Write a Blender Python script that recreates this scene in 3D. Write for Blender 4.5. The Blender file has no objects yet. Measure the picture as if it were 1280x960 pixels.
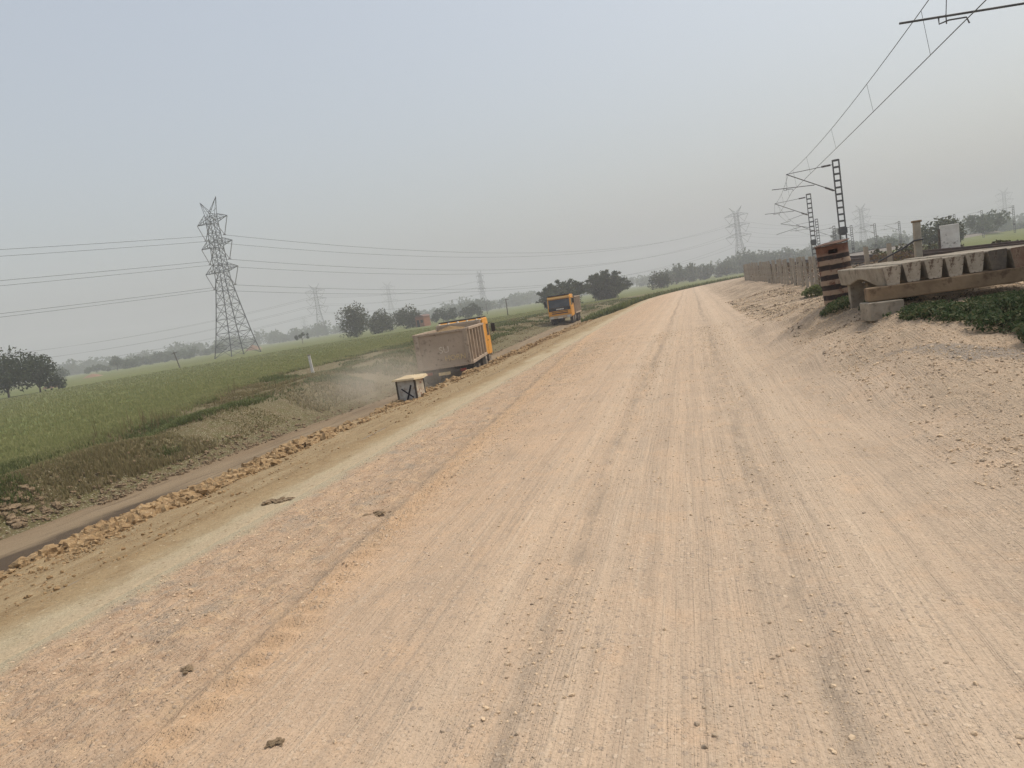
import bpy, math, random
import numpy as np
from mathutils import Matrix, Vector

random.seed(7)
RNG = np.random.default_rng(11)
SC = bpy.context.scene
COL = SC.collection
R = math.radians
H = 1.6                                                     # eye height over the gravel road

# ------------------------------------------------------------------ noise
def _hash(ix, iy, seed):
    n = (ix.astype(np.int64) * 374761393 + iy.astype(np.int64) * 668265263 + seed * 974634777) & 0x7fffffff
    n = ((n ^ (n >> 13)) * 1274126177) & 0x7fffffff
    return ((n ^ (n >> 16)) & 0xffff) / 65535.0

def vnoise(x, y, seed=0):
    x = np.asarray(x, float); y = np.asarray(y, float)
    ix = np.floor(x); iy = np.floor(y); fx = x - ix; fy = y - iy
    fx = fx * fx * (3 - 2 * fx); fy = fy * fy * (3 - 2 * fy)
    a = _hash(ix, iy, seed); b = _hash(ix + 1, iy, seed); c = _hash(ix, iy + 1, seed); d = _hash(ix + 1, iy + 1, seed)
    return (a * (1 - fx) + b * fx) * (1 - fy) + (c * (1 - fx) + d * fx) * fy * 1.0

def fbm(x, y, octv=4, seed=0):
    x = np.asarray(x, float); y = np.asarray(y, float)
    t = 0.0; a = 0.5
    for k in range(octv):
        t = t + a * (vnoise(x, y, seed + k * 17) - 0.5); x = x * 2.03 + 5.1; y = y * 2.03 + 9.7; a *= 0.5
    return t * 2                                             # about -1..1

def sstep(a, b, x):
    t = np.clip((np.asarray(x, float) - a) / (b - a), 0, 1)
    return t * t * (3 - 2 * t)

# ------------------------------------------------------------------ mesh builders
class MB:
    """collects boxes, bars, tubes, sheets and builds them as ONE mesh object"""
    def __init__(s): s.v = []; s.f = []; s.n = 0
    def add(s, v, f):
        s.v.append(np.asarray(v, float).reshape(-1, 3)); o = s.n
        s.f.extend([tuple(i + o for i in q) for q in f]); s.n += len(s.v[-1]); return s
    def box(s, c, d, rz=0.0, taper=1.0):
        hx, hy, hz = d[0] / 2, d[1] / 2, d[2] / 2
        p = np.array([[-hx, -hy, -hz], [hx, -hy, -hz], [hx, hy, -hz], [-hx, hy, -hz],
                      [-hx * taper, -hy * taper, hz], [hx * taper, -hy * taper, hz], [hx * taper, hy * taper, hz], [-hx * taper, hy * taper, hz]])
        if rz:
            ca, sa = math.cos(rz), math.sin(rz); p[:, :2] = p[:, :2] @ np.array([[ca, sa], [-sa, ca]])
        return s.add(p + np.array(c), [(0, 3, 2, 1), (4, 5, 6, 7), (0, 1, 5, 4), (1, 2, 6, 5), (2, 3, 7, 6), (3, 0, 4, 7)])
    def prism(s, prof, axis, a, b):
        """a closed 2-D profile extruded along axis 'x' or 'y' or 'z' from a to b"""
        n = len(prof); v = []
        for t in (a, b):
            for (p, q) in prof:
                v.append({'x': (t, p, q), 'y': (p, t, q), 'z': (p, q, t)}[axis])
        f = [tuple(range(n)), tuple(range(2 * n - 1, n - 1, -1))]
        for i in range(n): j = (i + 1) % n; f.append((i, i + n, j + n, j))
        return s.add(v, f)
    def tube(s, pts, r, k=6, cap=True):
        pts = [Vector(p) for p in pts]; n = len(pts)
        rr = r if isinstance(r, (list, tuple)) else [r] * n
        v = []; f = []
        for i, p in enumerate(pts):
            t = (pts[min(i + 1, n - 1)] - pts[max(i - 1, 0)]).normalized()
            up = Vector((0, 0, 1)) if abs(t.z) < 0.9 else Vector((1, 0, 0))
            a = t.cross(up).normalized(); b = a.cross(t)
            for j in range(k):
                w = 2 * math.pi * (j + .5) / k
                v.append(p + (a * math.cos(w) + b * math.sin(w)) * rr[i])
        for i in range(n - 1):
            for j in range(k):
                q = (j + 1) % k; f.append((i * k + j, i * k + q, (i + 1) * k + q, (i + 1) * k + j))
        if cap: f.append(tuple(range(k - 1, -1, -1))); f.append(tuple((n - 1) * k + j for j in range(k)))
        return s.add([tuple(q) for q in v], f)
    def bar(s, a, b, w): return s.tube([a, b], w * .7, 4, False)
    def lathe(s, prof, c=(0, 0, 0), axis='z', k=20, cap=True):
        v = []; f = []; n = len(prof)
        for (r, h) in prof:
            for j in range(k):
                w = 2 * math.pi * j / k; a, b = r * math.cos(w), r * math.sin(w)
                q = {'z': (a, b, h), 'x': (h, a, b), 'y': (a, h, b)}[axis]
                v.append((q[0] + c[0], q[1] + c[1], q[2] + c[2]))
        for i in range(n - 1):
            for j in range(k):
                q = (j + 1) % k; f.append((i * k + j, i * k + q, (i + 1) * k + q, (i + 1) * k + j))
        if cap: f.append(tuple(range(k - 1, -1, -1))); f.append(tuple((n - 1) * k + j for j in range(k)))
        return s.add(v, f)
    def build(s, name, m, parent=None, smooth=False, bevel=0.0, loc=None):
        me = bpy.data.meshes.new(name); me.from_pydata([tuple(p) for p in np.concatenate(s.v)], [], s.f)
        if smooth: me.polygons.foreach_set('use_smooth', [True] * len(me.polygons))
        return link(name, me, m, parent, bevel, loc)

def link(name, me, m, parent=None, bevel=0.0, loc=None):
    if m is not None:
        for q in (m if isinstance(m, (list, tuple)) else [m]): me.materials.append(q)
    o = bpy.data.objects.new(name, me); COL.objects.link(o)
    if parent is not None: o.parent = parent
    if loc is not None: o.location = loc
    if bevel:
        b = o.modifiers.new('bevel', 'BEVEL'); b.width = bevel; b.segments = 2; b.limit_method = 'ANGLE'; b.angle_limit = R(35)
    me.validate()
    return o

def np_mesh(name, V, F, m, parent=None, smooth=False, mi=None):
    """fast mesh from numpy vertices and equal-sized faces"""
    V = np.ascontiguousarray(V, np.float32); F = np.ascontiguousarray(F, np.int32); k = F.shape[1]
    me = bpy.data.meshes.new(name); me.vertices.add(len(V)); me.vertices.foreach_set('co', V.ravel())
    me.loops.add(F.size); me.loops.foreach_set('vertex_index', F.ravel())
    me.polygons.add(len(F)); me.polygons.foreach_set('loop_start', np.arange(0, F.size, k, dtype=np.int32))
    if mi is not None: me.polygons.foreach_set('material_index', np.asarray(mi, np.int32))
    me.polygons.foreach_set('use_smooth', np.full(len(F), smooth))
    me.update(calc_edges=True)
    return link(name, me, m, parent)

def grid(name, X, Y, Z, m, smooth=True):
    r, c = X.shape; V = np.stack([X, Y, Z], -1).reshape(-1, 3)
    i = np.arange(r * c).reshape(r, c)
    F = np.stack([i[:-1, :-1], i[:-1, 1:], i[1:, 1:], i[1:, :-1]], -1).reshape(-1, 4)
    return np_mesh(name, V, F, m, None, smooth)

def tag(o, label=None, cat=None, group=None, kind=None):
    if label: o['label'] = label
    if cat: o['category'] = cat
    if group: o['group'] = group
    if kind: o['kind'] = kind
    return o

def thing(name, label, cat, loc=(0, 0, 0), rz=0.0, group=None):
    o = bpy.data.objects.new(name, None); COL.objects.link(o); o.location = loc; o.rotation_euler = (0, 0, rz)
    o.empty_display_size = .3
    return tag(o, label, cat, group)

def copy_tree(o, parent=None):
    c = o.copy(); COL.objects.link(c)
    if parent is not None: c.parent = parent
    for ch in list(o.children): copy_tree(ch, c)
    return c

# ------------------------------------------------------------------ materials
class NT:
    def __init__(s, name):
        s.m = bpy.data.materials.new(name); s.m.use_nodes = True; s.t = s.m.node_tree; s.t.nodes.clear()
        s.out = s.new('ShaderNodeOutputMaterial'); s.bs = s.new('ShaderNodeBsdfPrincipled')
        s.t.links.new(s.bs.outputs[0], s.out.inputs[0])
        s.tc = s.new('ShaderNodeTexCoord'); s.P = s.tc.outputs['Object']
    def new(s, k): return s.t.nodes.new(k)
    def put(s, i, v):
        if hasattr(v, 'links') or hasattr(v, 'is_linked'): s.t.links.new(v, i)
        else: i.default_value = v
    def map(s, sc=(1, 1, 1), vec=None):
        n = s.new('ShaderNodeMapping'); s.put(n.inputs['Vector'], vec or s.P); n.inputs['Scale'].default_value = sc; return n.outputs[0]
    def noise(s, scale, det=4, rough=.55, vec=None, dist=0):
        n = s.new('ShaderNodeTexNoise'); s.put(n.inputs['Vector'], vec or s.P); n.inputs['Scale'].default_value = scale
        n.inputs['Detail'].default_value = det; n.inputs['Roughness'].default_value = rough; n.inputs['Distortion'].default_value = dist
        return n.outputs[0]
    def voro(s, scale, feat='F1', out='Distance', vec=None, rnd=1.0):
        n = s.new('ShaderNodeTexVoronoi'); s.put(n.inputs['Vector'], vec or s.P); n.feature = feat; n.inputs['Scale'].default_value = scale
        n.inputs['Randomness'].default_value = rnd; return n.outputs[out]
    def ma(s, op, a, b=0.0, c=None, clamp=False):
        n = s.new('ShaderNodeMath'); n.operation = op; n.use_clamp = clamp; s.put(n.inputs[0], a); s.put(n.inputs[1], b)
        if c is not None: s.put(n.inputs[2], c)
        return n.outputs[0]
    def ramp(s, f, a, b, lo=0.0, hi=1.0):
        n = s.new('ShaderNodeMapRange'); s.put(n.inputs[0], f); n.inputs[1].default_value = a; n.inputs[2].default_value = b
        n.inputs[3].default_value = lo; n.inputs[4].default_value = hi; n.clamp = True; return n.outputs[0]
    def mix(s, f, a, b, mode='MIX'):
        n = s.new('ShaderNodeMix'); n.data_type = 'RGBA'; n.blend_type = mode
        s.put(n.inputs[0], f)
        for i, v in ((6, a), (7, b)):
            if isinstance(v, (tuple, list)): v = tuple(v[:3]) + (1.0,)
            s.put(n.inputs[i], v)
        return n.outputs[2]
    def xyz(s):
        n = s.new('ShaderNodeSeparateXYZ'); s.put(n.inputs[0], s.P); return n.outputs
    def island(s):
        n = s.new('ShaderNodeNewGeometry'); return n.outputs['Random Per Island']
    def bump(s, h, st=.5, d=.02):
        n = s.new('ShaderNodeBump'); s.put(n.inputs['Height'], h); n.inputs['Strength'].default_value = st; n.inputs['Distance'].default_value = d
        s.put(s.bs.inputs['Normal'], n.outputs[0]); return n
    def done(s, col, rough=.9, metal=0.0, spec=.25):
        if isinstance(col, (tuple, list)): col = tuple(col[:3]) + (1.0,)
        s.put(s.bs.inputs['Base Color'], col); s.put(s.bs.inputs['Roughness'], rough); s.bs.inputs['Metallic'].default_value = metal
        s.bs.inputs['Specular IOR Level'].default_value = spec
        return s.m

def mottled(name, c1, c2, scale=3, rough=.85, bump=.3, bd=.01, c3=None, s3=9, lo=.38, hi=.62, metal=0.0, spec=.25, t3=(.58, .68)):
    n = NT(name); f = n.ramp(n.noise(scale, 6, .6), lo, hi)
    c = n.mix(f, c1, c2)
    if c3: c = n.mix(n.ramp(n.noise(s3, 5, .65), *t3), c, c3)
    if bump: n.bump(n.noise(scale * 8, 5, .6), bump, bd)
    return n.done(c, rough, metal, spec)

def leafmat(name, cols, transl=.25, rough=.7):
    n = NT(name); r = n.island(); big = n.noise(.35, 2)
    c = n.mix(n.ramp(r, .1, .6), cols[0], cols[1]); c = n.mix(n.ramp(r, .6, .95), c, cols[2])
    c = n.mix(n.ramp(big, .35, .65), c, n.mix(.5, c, cols[0]))
    n.done(c, rough, 0, .15)
    tr = n.new('ShaderNodeBsdfTranslucent'); n.put(tr.inputs[0], c)
    mx = n.new('ShaderNodeMixShader'); mx.inputs[0].default_value = transl
    n.t.links.new(n.bs.outputs[0], mx.inputs[1]); n.t.links.new(tr.outputs[0], mx.inputs[2]); n.t.links.new(mx.outputs[0], n.out.inputs[0])
    return n.m

def gravel_material():
    n = NT('road_gravel'); x, y, z = n.xyz()
    wob = n.ma('MULTIPLY', n.ma('SUBTRACT', n.noise(.12, 3, vec=n.map((.0, 1, 0))), .5), .35)
    xs = n.ma('ADD', x, wob)
    cb = n.new('ShaderNodeCombineXYZ'); n.put(cb.inputs[0], xs); n.put(cb.inputs[1], n.ma('MULTIPLY', y, .006)); st = cb.outputs[0]     # long wheel tracks
    cb2 = n.new('ShaderNodeCombineXYZ'); n.put(cb2.inputs[0], n.ma('ADD', x, n.ma('MULTIPLY', y, .012))); n.put(cb2.inputs[1], n.ma('MULTIPLY', y, .02)); st2 = cb2.outputs[0]
    s1 = n.noise(5, 5, .75, vec=st); s2 = n.noise(16, 4, .75, vec=st2); s3 = n.noise(38, 3, .7, vec=st)
    brk = n.ramp(n.noise(1.3, 4, .6), .3, .6)
    pink = (.565, .385, .245); tan = (.52, .392, .278); grey = (.39, .30, .22); pale = (.62, .485, .35)
    side = n.ramp(xs, -2.6, .4)
    c = n.mix(side, pink, tan)
    c = n.mix(n.ramp(s1, .50, .66), c, n.mix(.55, c, grey))
    c = n.mix(n.ma('MULTIPLY', brk, n.ramp(s3, .52, .64)), c, n.mix(.5, c, (.30, .245, .185)))
    c = n.mix(n.ramp(s2, .52, .66), c, n.mix(.5, c, pale))
    c = n.mix(n.ramp(n.noise(.9, 5, .6), .45, .7), c, n.mix(.45, c, grey))
    c = n.mix(n.ramp(n.noise(2.7, 5, .65), .52, .72), c, n.mix(.4, c, (.64, .41, .24)))
    rgh = n.ramp(n.ma('ADD', x, n.ma('MULTIPLY', n.noise(.8, 5, .6), 1.4)), -1.2, -2.2)      # coarse rubbly left half
    c = n.mix(n.ma('MULTIPLY', rgh, n.ramp(n.noise(7, 6, .7), .48, .62)), c, (.44, .285, .175))
    c = n.mix(n.ma('MULTIPLY', rgh, n.ramp(n.noise(4.1, 6, .7), .52, .68)), c, (.68, .47, .28))
    c = n.mix(n.ma('MULTIPLY', rgh, n.ramp(n.noise(1.7, 5, .7), .55, .68)), c, (.37, .30, .225))
    # dark loose grit in the wheel grooves
    g = 0.0
    for s0, w, a in ((-.92, .07, 1.0), (.30, .09, 1.0), (.12, .05, .5), (-.42, .035, .5), (1.25, .13, .5), (-1.6, .1, .35), (-.15, .03, .4), (-2.05, .12, .35), (2.2, .2, .4), (-.63, .02, .5), (.55, .025, .5), (.93, .03, .4), (-1.15, .025, .4)):
        d = n.ma('DIVIDE', n.ma('SUBTRACT', xs, s0), w); e = n.ma('POWER', 2.718, n.ma('MULTIPLY', n.ma('MULTIPLY', d, d), -1.0))
        g = n.ma('ADD', n.ma('MULTIPLY', e, a), g)
    dl = n.ma('ADD', n.ma('ADD', x, n.ma('MULTIPLY', y, .06)), 2.24)                          # row of tyre lug prints
    def gauss(c0, w0): q = n.ma('DIVIDE', n.ma('SUBTRACT', dl, c0), w0); return n.ma('POWER', 2.718, n.ma('MULTIPLY', n.ma('MULTIPLY', q, q), -1.0))
    g = n.ma('ADD', g, gauss(-.17, .07)); c = n.mix(n.ma('MULTIPLY', gauss(.02, .16), .45), c, (.66, .41, .215))
    g = n.ma('MULTIPLY', g, n.ramp(n.noise(5, 6, .75, vec=n.map((1, .3, 1))), .38, .62), clamp=True)
    c = n.mix(n.ma('MULTIPLY', g, .62), c, (.19, .16, .125))
    # pale pressed bands
    b = 0.0
    for s0, w in ((-.7, .12), (.72, .16), (-1.25, .16)):
        d = n.ma('DIVIDE', n.ma('SUBTRACT', xs, s0), w); b = n.ma('ADD', b, n.ma('POWER', 2.718, n.ma('MULTIPLY', n.ma('MULTIPLY', d, d), -1.0)))
    c = n.mix(n.ma('MULTIPLY', b, .28), c, pale)
    # rougher loose spread at the right edge, with a band of grey aggregate
    ed = n.ma('ADD', x, n.ma('MULTIPLY', n.ma('SUBTRACT', n.noise(.9, 6, .65), .5), 2.2))
    sh = n.mix(n.ramp(n.noise(1.4, 6, .65), .36, .64), (.52, .385, .265), (.47, .35, .24))
    sh = n.mix(n.ramp(n.noise(3.9, 6, .7), .5, .68), sh, (.45, .355, .255))
    sh = n.mix(n.ramp(n.noise(.55, 4, .6), .52, .66), sh, (.48, .37, .26))
    sh = n.mix(n.ma('MULTIPLY', n.ramp(n.noise(.9, 6, .75), .44, .56), n.ramp(y, 9.5, 12.0)), sh, (.27, .205, .14))
    c = n.mix(n.ramp(ed, 1.5, 2.3), c, sh)
    bd = n.ma('SUBTRACT', n.ma('ADD', y, n.ma('MULTIPLY', x, .9)), 11.2); bd = n.ma('ADD', bd, n.ma('MULTIPLY', n.ma('SUBTRACT', n.noise(1.2, 6, .65), .5), 1.6))
    bd = n.ma('MULTIPLY', n.ramp(n.ma('ABSOLUTE', bd), .22, .45, 1, 0), n.ramp(ed, 1.9, 2.3))
    c = n.mix(n.ma('MULTIPLY', bd, .8), c, n.mix(n.ramp(n.noise(60, 3, .7), .3, .7), (.13, .115, .10), (.36, .32, .28)))
    # single stones
    v = n.voro(34, 'F1', 'Color'); vs = n.new('ShaderNodeSeparateColor'); n.put(vs.inputs[0], v)
    dist = n.voro(34); rs = n.ramp(dist, .33, .5, 1, 0)
    stone = n.mix(vs.outputs[1], (.27, .22, .18), (.74, .58, .42))
    msk = n.ma('MULTIPLY', rs, n.ramp(vs.outputs[0], .62, .66))
    msk = n.ma('MULTIPLY', msk, n.ramp(n.noise(1.6, 4, .6), .36, .6))
    c = n.mix(n.ma('MULTIPLY', msk, .7), c, stone)
    v2 = n.voro(85, 'F1', 'Color'); q2 = n.new('ShaderNodeSeparateColor'); n.put(q2.inputs[0], v2)
    m2 = n.ma('MULTIPLY', n.ramp(n.voro(85), .25, .5, 1, 0), n.ramp(q2.outputs[0], .55, .6))
    c = n.mix(n.ma('MULTIPLY', m2, .34), c, n.mix(q2.outputs[1], (.25, .185, .13), (.78, .61, .43)))
    c = n.mix(n.ramp(n.ma('ADD', x, n.ma('MULTIPLY', n.ma('SUBTRACT', n.noise(2.3, 6, .7), .5), .9)), -4.12, -3.9, 1, 0), c, (.50, .42, .275))
    fine = n.noise(75, 4, .7); c = n.mix(n.ramp(fine, .3, .7), n.mix(.28, c, (.2, .15, .1)), n.mix(.15, c, (.8, .65, .5)))
    h = n.ma('ADD', n.ma('MULTIPLY', fine, .5), n.ma('ADD', n.ma('MULTIPLY', msk, .5), n.ma('MULTIPLY', n.noise(24, 5, .7), 1.0)))
    h = n.ma('ADD', h, n.ma('ADD', n.ma('MULTIPLY', s3, 1.4), n.ma('MULTIPLY', s2, .9)))
    h = n.ma('ADD', h, n.ma('MULTIPLY', m2, .4))
    h = n.ma('MULTIPLY', h, n.ma('ADD', .5, n.ma('MULTIPLY', n.ma('MAXIMUM', rgh, n.ramp(ed, 1.3, 2.2)), .5)))
    n.bump(h, 1.0, .017)
    return n.done(c, .95, 0, .12)

def soil(name, c1, c2, c3, bs=14, bd=.03, st=.8, streak=False, grit=None, sc=1.0, damp=False):
    n = NT(name)
    vec = n.map((1, .06, 1)) if streak else n.P
    c = n.mix(n.ramp(n.noise(1.3 * sc, 5, .62, vec=vec), .36, .64), c1, c2)
    c = n.mix(n.ramp(n.noise(4.7 * sc, 6, .68, vec=vec), .5, .7), c, c3)
    c = n.mix(n.ramp(n.noise(38, 3, .7), .42, .72), n.mix(.22, c, (.1, .08, .06)), c)
    if grit:
        v = n.voro(22, 'F1', 'Color'); q = n.new('ShaderNodeSeparateColor'); n.put(q.inputs[0], v)
        c = n.mix(n.ma('MULTIPLY', n.ramp(q.outputs[0], .5, .55), n.ramp(n.voro(22), .3, .5, .8, 0)), c, n.mix(q.outputs[1], grit, n.mix(.5, c3, (.75, .65, .5))))
    if damp:
        xx, yy, zz = n.xyz(); d = n.ma('ADD', xx, n.ma('MULTIPLY', n.ma('SUBTRACT', n.noise(.7, 5, .6), .5), 1.2))
        d = n.ma('MULTIPLY', n.ma('MULTIPLY', n.ramp(d, -12.3, -11.9), n.ramp(yy, 14.5, 13.0)), .9); c = n.mix(d, c, (.085, .062, .043))
    n.bump(n.ma('ADD', n.noise(bs, 6, .7), n.ma('MULTIPLY', n.noise(bs * 4, 3, .7), .4)), st, bd)
    return n.done(c, .95, 0, .1)

def bank_material():
    n = NT('embankment_soil'); x, y, z = n.xyz(); vec = n.map((1, .06, 1))
    xs = n.ma('ADD', x, n.ma('MULTIPLY', n.ma('SUBTRACT', n.noise(1.1, 6, .65, vec=n.map((1, .45, 1))), .5), 1.15))
    ye = n.mix(n.ramp(n.noise(2.2, 5, .62, vec=vec), .36, .64), (.345, .24, .125), (.43, .32, .185))
    ye = n.mix(n.ramp(n.noise(3.1, 6, .7), .5, .7), ye, (.28, .185, .095))
    gr = n.mix(n.ramp(n.noise(2.5, 5, .62, vec=vec), .36, .64), (.48, .39, .25), (.56, .465, .315))
    gr = n.mix(n.ramp(n.noise(3.7, 6, .7), .52, .72), gr, (.37, .295, .18))
    c = n.mix(n.ma('MULTIPLY', n.ramp(xs, -4.85, -4.5), n.ramp(n.noise(1.6, 5, .65, vec=n.map((1, .3, 1))), .33, .5)), ye, gr)
    c = n.mix(n.ramp(n.ma('ADD', x, n.ma('MULTIPLY', n.ma('SUBTRACT', n.noise(2.3, 6, .7), .5), .9)), -4.55, -4.3), c, (.52, .41, .27))
    v = n.voro(24, 'F1', 'Color'); q = n.new('ShaderNodeSeparateColor'); n.put(q.inputs[0], v)
    c = n.mix(n.ma('MULTIPLY', n.ramp(q.outputs[0], .66, .7), n.ramp(n.voro(24), .25, .45, .7, 0)), c, n.mix(q.outputs[1], (.2, .13, .06), (.6, .5, .34)))
    c = n.mix(n.ramp(n.noise(45, 3, .7), .42, .72), n.mix(.25, c, (.1, .08, .05)), c)
    n.bump(n.ma('ADD', n.noise(9, 6, .7), n.ma('MULTIPLY', n.noise(40, 3, .7), .4)), .9, .035)
    return n.done(c, .95, 0, .1)

def field_material():
    n = NT('field_crop'); x, y, z = n.xyz()
    c = n.mix(n.ramp(n.noise(.045, 4, .6), .38, .62), (.135, .15, .058), (.165, .17, .07))
    c = n.mix(n.ramp(n.noise(.16, 4, .6, vec=n.map((.25, 1, 1))), .5, .68), c, (.19, .175, .078))
    c = n.mix(n.ramp(n.noise(.9, 5, .7), .45, .7), c, (.12, .15, .046))
    n.bump(n.noise(5, 4, .7), .7, .08)
    return n.done(c, .95, 0, .05)

M = {}
M['gravel'] = gravel_material()
M['bank'] = bank_material()
M['service'] = soil('dusty_service_track', (.25, .18, .11), (.31, .235, .15), (.17, .12, .075), streak=True, bd=.03, damp=True)
M['verge'] = soil('verge_earth', (.175, .135, .072), (.145, .125, .055), (.115, .12, .042), bs=6, bd=.08, grit=(.30, .25, .18))
M['ballast'] = soil('grey_ballast', (.19, .165, .145), (.26, .23, .20), (.11, .095, .085), bs=12, bd=.08, st=1.0, grit=(.42, .38, .34))
M['field'] = field_material()
M['clod'] = mottled('yellow_clod', (.40, .27, .14), (.28, .18, .09), 6, .95, .8, .02, (.50, .38, .23), 14)
M['pebble'] = (lambda n: n.done(n.mix(n.ramp(n.island(), 0, .4), (.33, .26, .19), n.mix(n.noise(2, 2), (.60, .43, .27), (.62, .49, .345))), .9, 0, .15))(NT('pebble'))
M['rubble'] = mottled('grey_brown_rubble', (.27, .195, .12), (.19, .135, .08), 5, .95, .8, .03, (.35, .265, .17), 11)
M['steel'] = mottled('galvanised_steel', (.085, .09, .095), (.06, .063, .066), 2, .6, 0, .01, metal=.0)
M['steel_dark'] = mottled('weathered_mast_steel', (.075, .075, .078), (.11, .105, .10), 3, .6, 0)
M['wire'] = mottled('overhead_wire_metal', (.06, .062, .065), (.09, .09, .09), 2, .5, 0)
M['conductor'] = mottled('power_conductor', (.05, .052, .055), (.07, .07, .072), 1, .5, 0)
M['insul'] = mottled('brown_insulator', (.035, .02, .018), (.055, .035, .03), 8, .35, 0)
M['insul_glass'] = mottled('grey_insulator', (.14, .13, .125), (.2, .19, .18), 4, .4, 0)
M['rail'] = mottled('rusty_rail', (.055, .04, .035), (.10, .065, .05), 4, .6, .2, .005)
M['concrete'] = mottled('weathered_concrete', (.34, .295, .23), (.25, .21, .16), 5, .92, .6, .012, (.12, .10, .075), 9, t3=(.55, .72))
M['concrete_end'] = mottled('pitted_concrete', (.56, .47, .36), (.43, .35, .26), 9, .92, .9, .02, (.17, .115, .08), 15, t3=(.52, .62))
M['concrete_dark'] = mottled('sooty_concrete', (.10, .085, .07), (.17, .135, .10), 9, .9, .7, .02, (.05, .035, .03), 15)
M['concrete_rust'] = mottled('rust_stained_concrete', (.20, .105, .065), (.28, .19, .13), 8, .9, .7, .02, (.11, .05, .03), 14)
M['concrete_brown'] = mottled('brown_concrete', (.27, .19, .115), (.20, .135, .08), 3.5, .92, .6, .012, (.11, .07, .042), 5, t3=(.55, .66))
M['post'] = mottled('fence_post_concrete', (.42, .365, .29), (.33, .28, .215), 4, .92, .5, .01, (.50, .45, .37), 9)
M['slab'] = mottled('whitish_slab', (.74, .71, .65), (.62, .58, .52), 4, .9, .3, .01, (.28, .25, .21), 7)
M['dry_leaf'] = leafmat('dry_grass', [(.17, .125, .06), (.24, .18, .09), (.13, .12, .045)], .2)
M['brush'] = leafmat('dry_brush', [(.13, .095, .065), (.19, .14, .095), (.11, .105, .05)], .25)
M['straw'] = leafmat('straw_grass', [(.24, .195, .095), (.32, .265, .145), (.18, .18, .075)], .4)
M['weed'] = leafmat('green_weed', [(.10, .125, .042), (.135, .16, .058), (.20, .20, .085)], .4)
M['creeper'] = leafmat('green_creeper', [(.045, .07, .028), (.075, .11, .042), (.20, .18, .095)], .35)
M['crop'] = leafmat('young_wheat', [(.235, .25, .10), (.285, .285, .12), (.34, .315, .15)], .5)
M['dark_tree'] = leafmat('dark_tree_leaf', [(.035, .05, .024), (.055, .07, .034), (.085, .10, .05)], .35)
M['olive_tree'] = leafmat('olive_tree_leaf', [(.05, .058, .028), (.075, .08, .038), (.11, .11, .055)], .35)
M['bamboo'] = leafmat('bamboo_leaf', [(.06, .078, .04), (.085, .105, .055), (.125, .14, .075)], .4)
M['far_tree'] = leafmat('hazed_tree_leaf', [(.085, .105, .065), (.105, .128, .078), (.13, .15, .09)], .4)  # leaf tones lightened so some distance haze is painted into the colour
M['scrub'] = leafmat('dry_scrub_leaf', [(.075, .065, .035), (.11, .09, .045), (.07, .085, .03)])
M['bark'] = mottled('grey_brown_bark', (.12, .095, .07), (.075, .06, .045), 6, .95, .5, .03)
M['red_earth'] = mottled('red_earth', (.30, .185, .12), (.25, .15, .10), .8, .95, .8, .1, (.36, .25, .175), 2)
M['brick'] = mottled('brick_wall', (.34, .15, .09), (.27, .12, .075), 1.5, .9, .3, .03)
M['roof_tin'] = mottled('roof_sheet', (.16, .09, .07), (.22, .14, .11), 2, .8, 0)
M['dark_void'] = mottled('dark_opening', (.012, .012, .012), (.02, .018, .016), 3, .9, 0)
# trucks
M['dusty_body'] = mottled('dusty_tipper_paint', (.38, .295, .215), (.45, .35, .26), 1.4, .85, .15, .01, (.13, .092, .064), 5, t3=(.56, .74))
M['dusty_body_light'] = mottled('dusty_side_paint', (.46, .355, .26), (.37, .28, .20), 1.6, .85, .15, .01, (.36, .29, .21), 6, t3=(.56, .74))
M['cab_orange'] = mottled('dusty_orange_paint', (.78, .33, .025), (.68, .31, .045), 2, .5, .05, .005, (.45, .27, .10), 5, t3=(.58, .8))
M['cab_pale'] = mottled('faded_orange_paint', (.62, .33, .085), (.58, .36, .14), 2, .6, .05, .005)
M['black_trim'] = mottled('black_plastic', (.018, .017, .016), (.035, .03, .027), 4, .6, 0)
M['tyre'] = mottled('dusty_tyre', (.028, .025, .023), (.075, .06, .047), 5, .9, .4, .01)
M['rim'] = mottled('dusty_rim', (.33, .28, .22), (.22, .18, .14), 6, .7, 0)
M['bumper'] = mottled('dusty_bumper', (.50, .38, .25), (.42, .30, .19), 4, .75, 0)
M['white_paint'] = mottled('dirty_white_paint', (.62, .58, .50), (.50, .46, .38), 6, .7, 0)
M['tarp'] = mottled('pale_canopy', (.60, .53, .43), (.50, .43, .34), 2, .8, .2, .01)
M['yellow_letter'] = mottled('faded_yellow_lettering', (.70, .53, .25), (.52, .40, .24), 9, .8, 0)
M['white_letter'] = mottled('faded_white_lettering', (.74, .67, .56), (.52, .43, .33), 9, .8, 0)
M['load_soil'] = mottled('loaded_soil', (.30, .20, .09), (.20, .125, .055), 4, .95, .9, .06, (.13, .08, .04), 7)
M['chassis'] = mottled('dirty_chassis', (.05, .042, .036), (.09, .075, .06), 4, .9, 0)
M['lamp'] = mottled('headlamp_glass', (.55, .55, .52), (.45, .45, .43), 3, .2, 0, spec=.6)
M['red_lamp'] = mottled('tail_lamp', (.30, .03, .02), (.22, .03, .02), 3, .3, 0)
def glassmat():
    n = NT('dark_windscreen'); c = n.mix(n.ramp(n.noise(1.2, 3), .4, .6), (.02, .024, .026), (.045, .05, .05)); return n.done(c, .12, 0, .6)
M['glass'] = glassmat()
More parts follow.
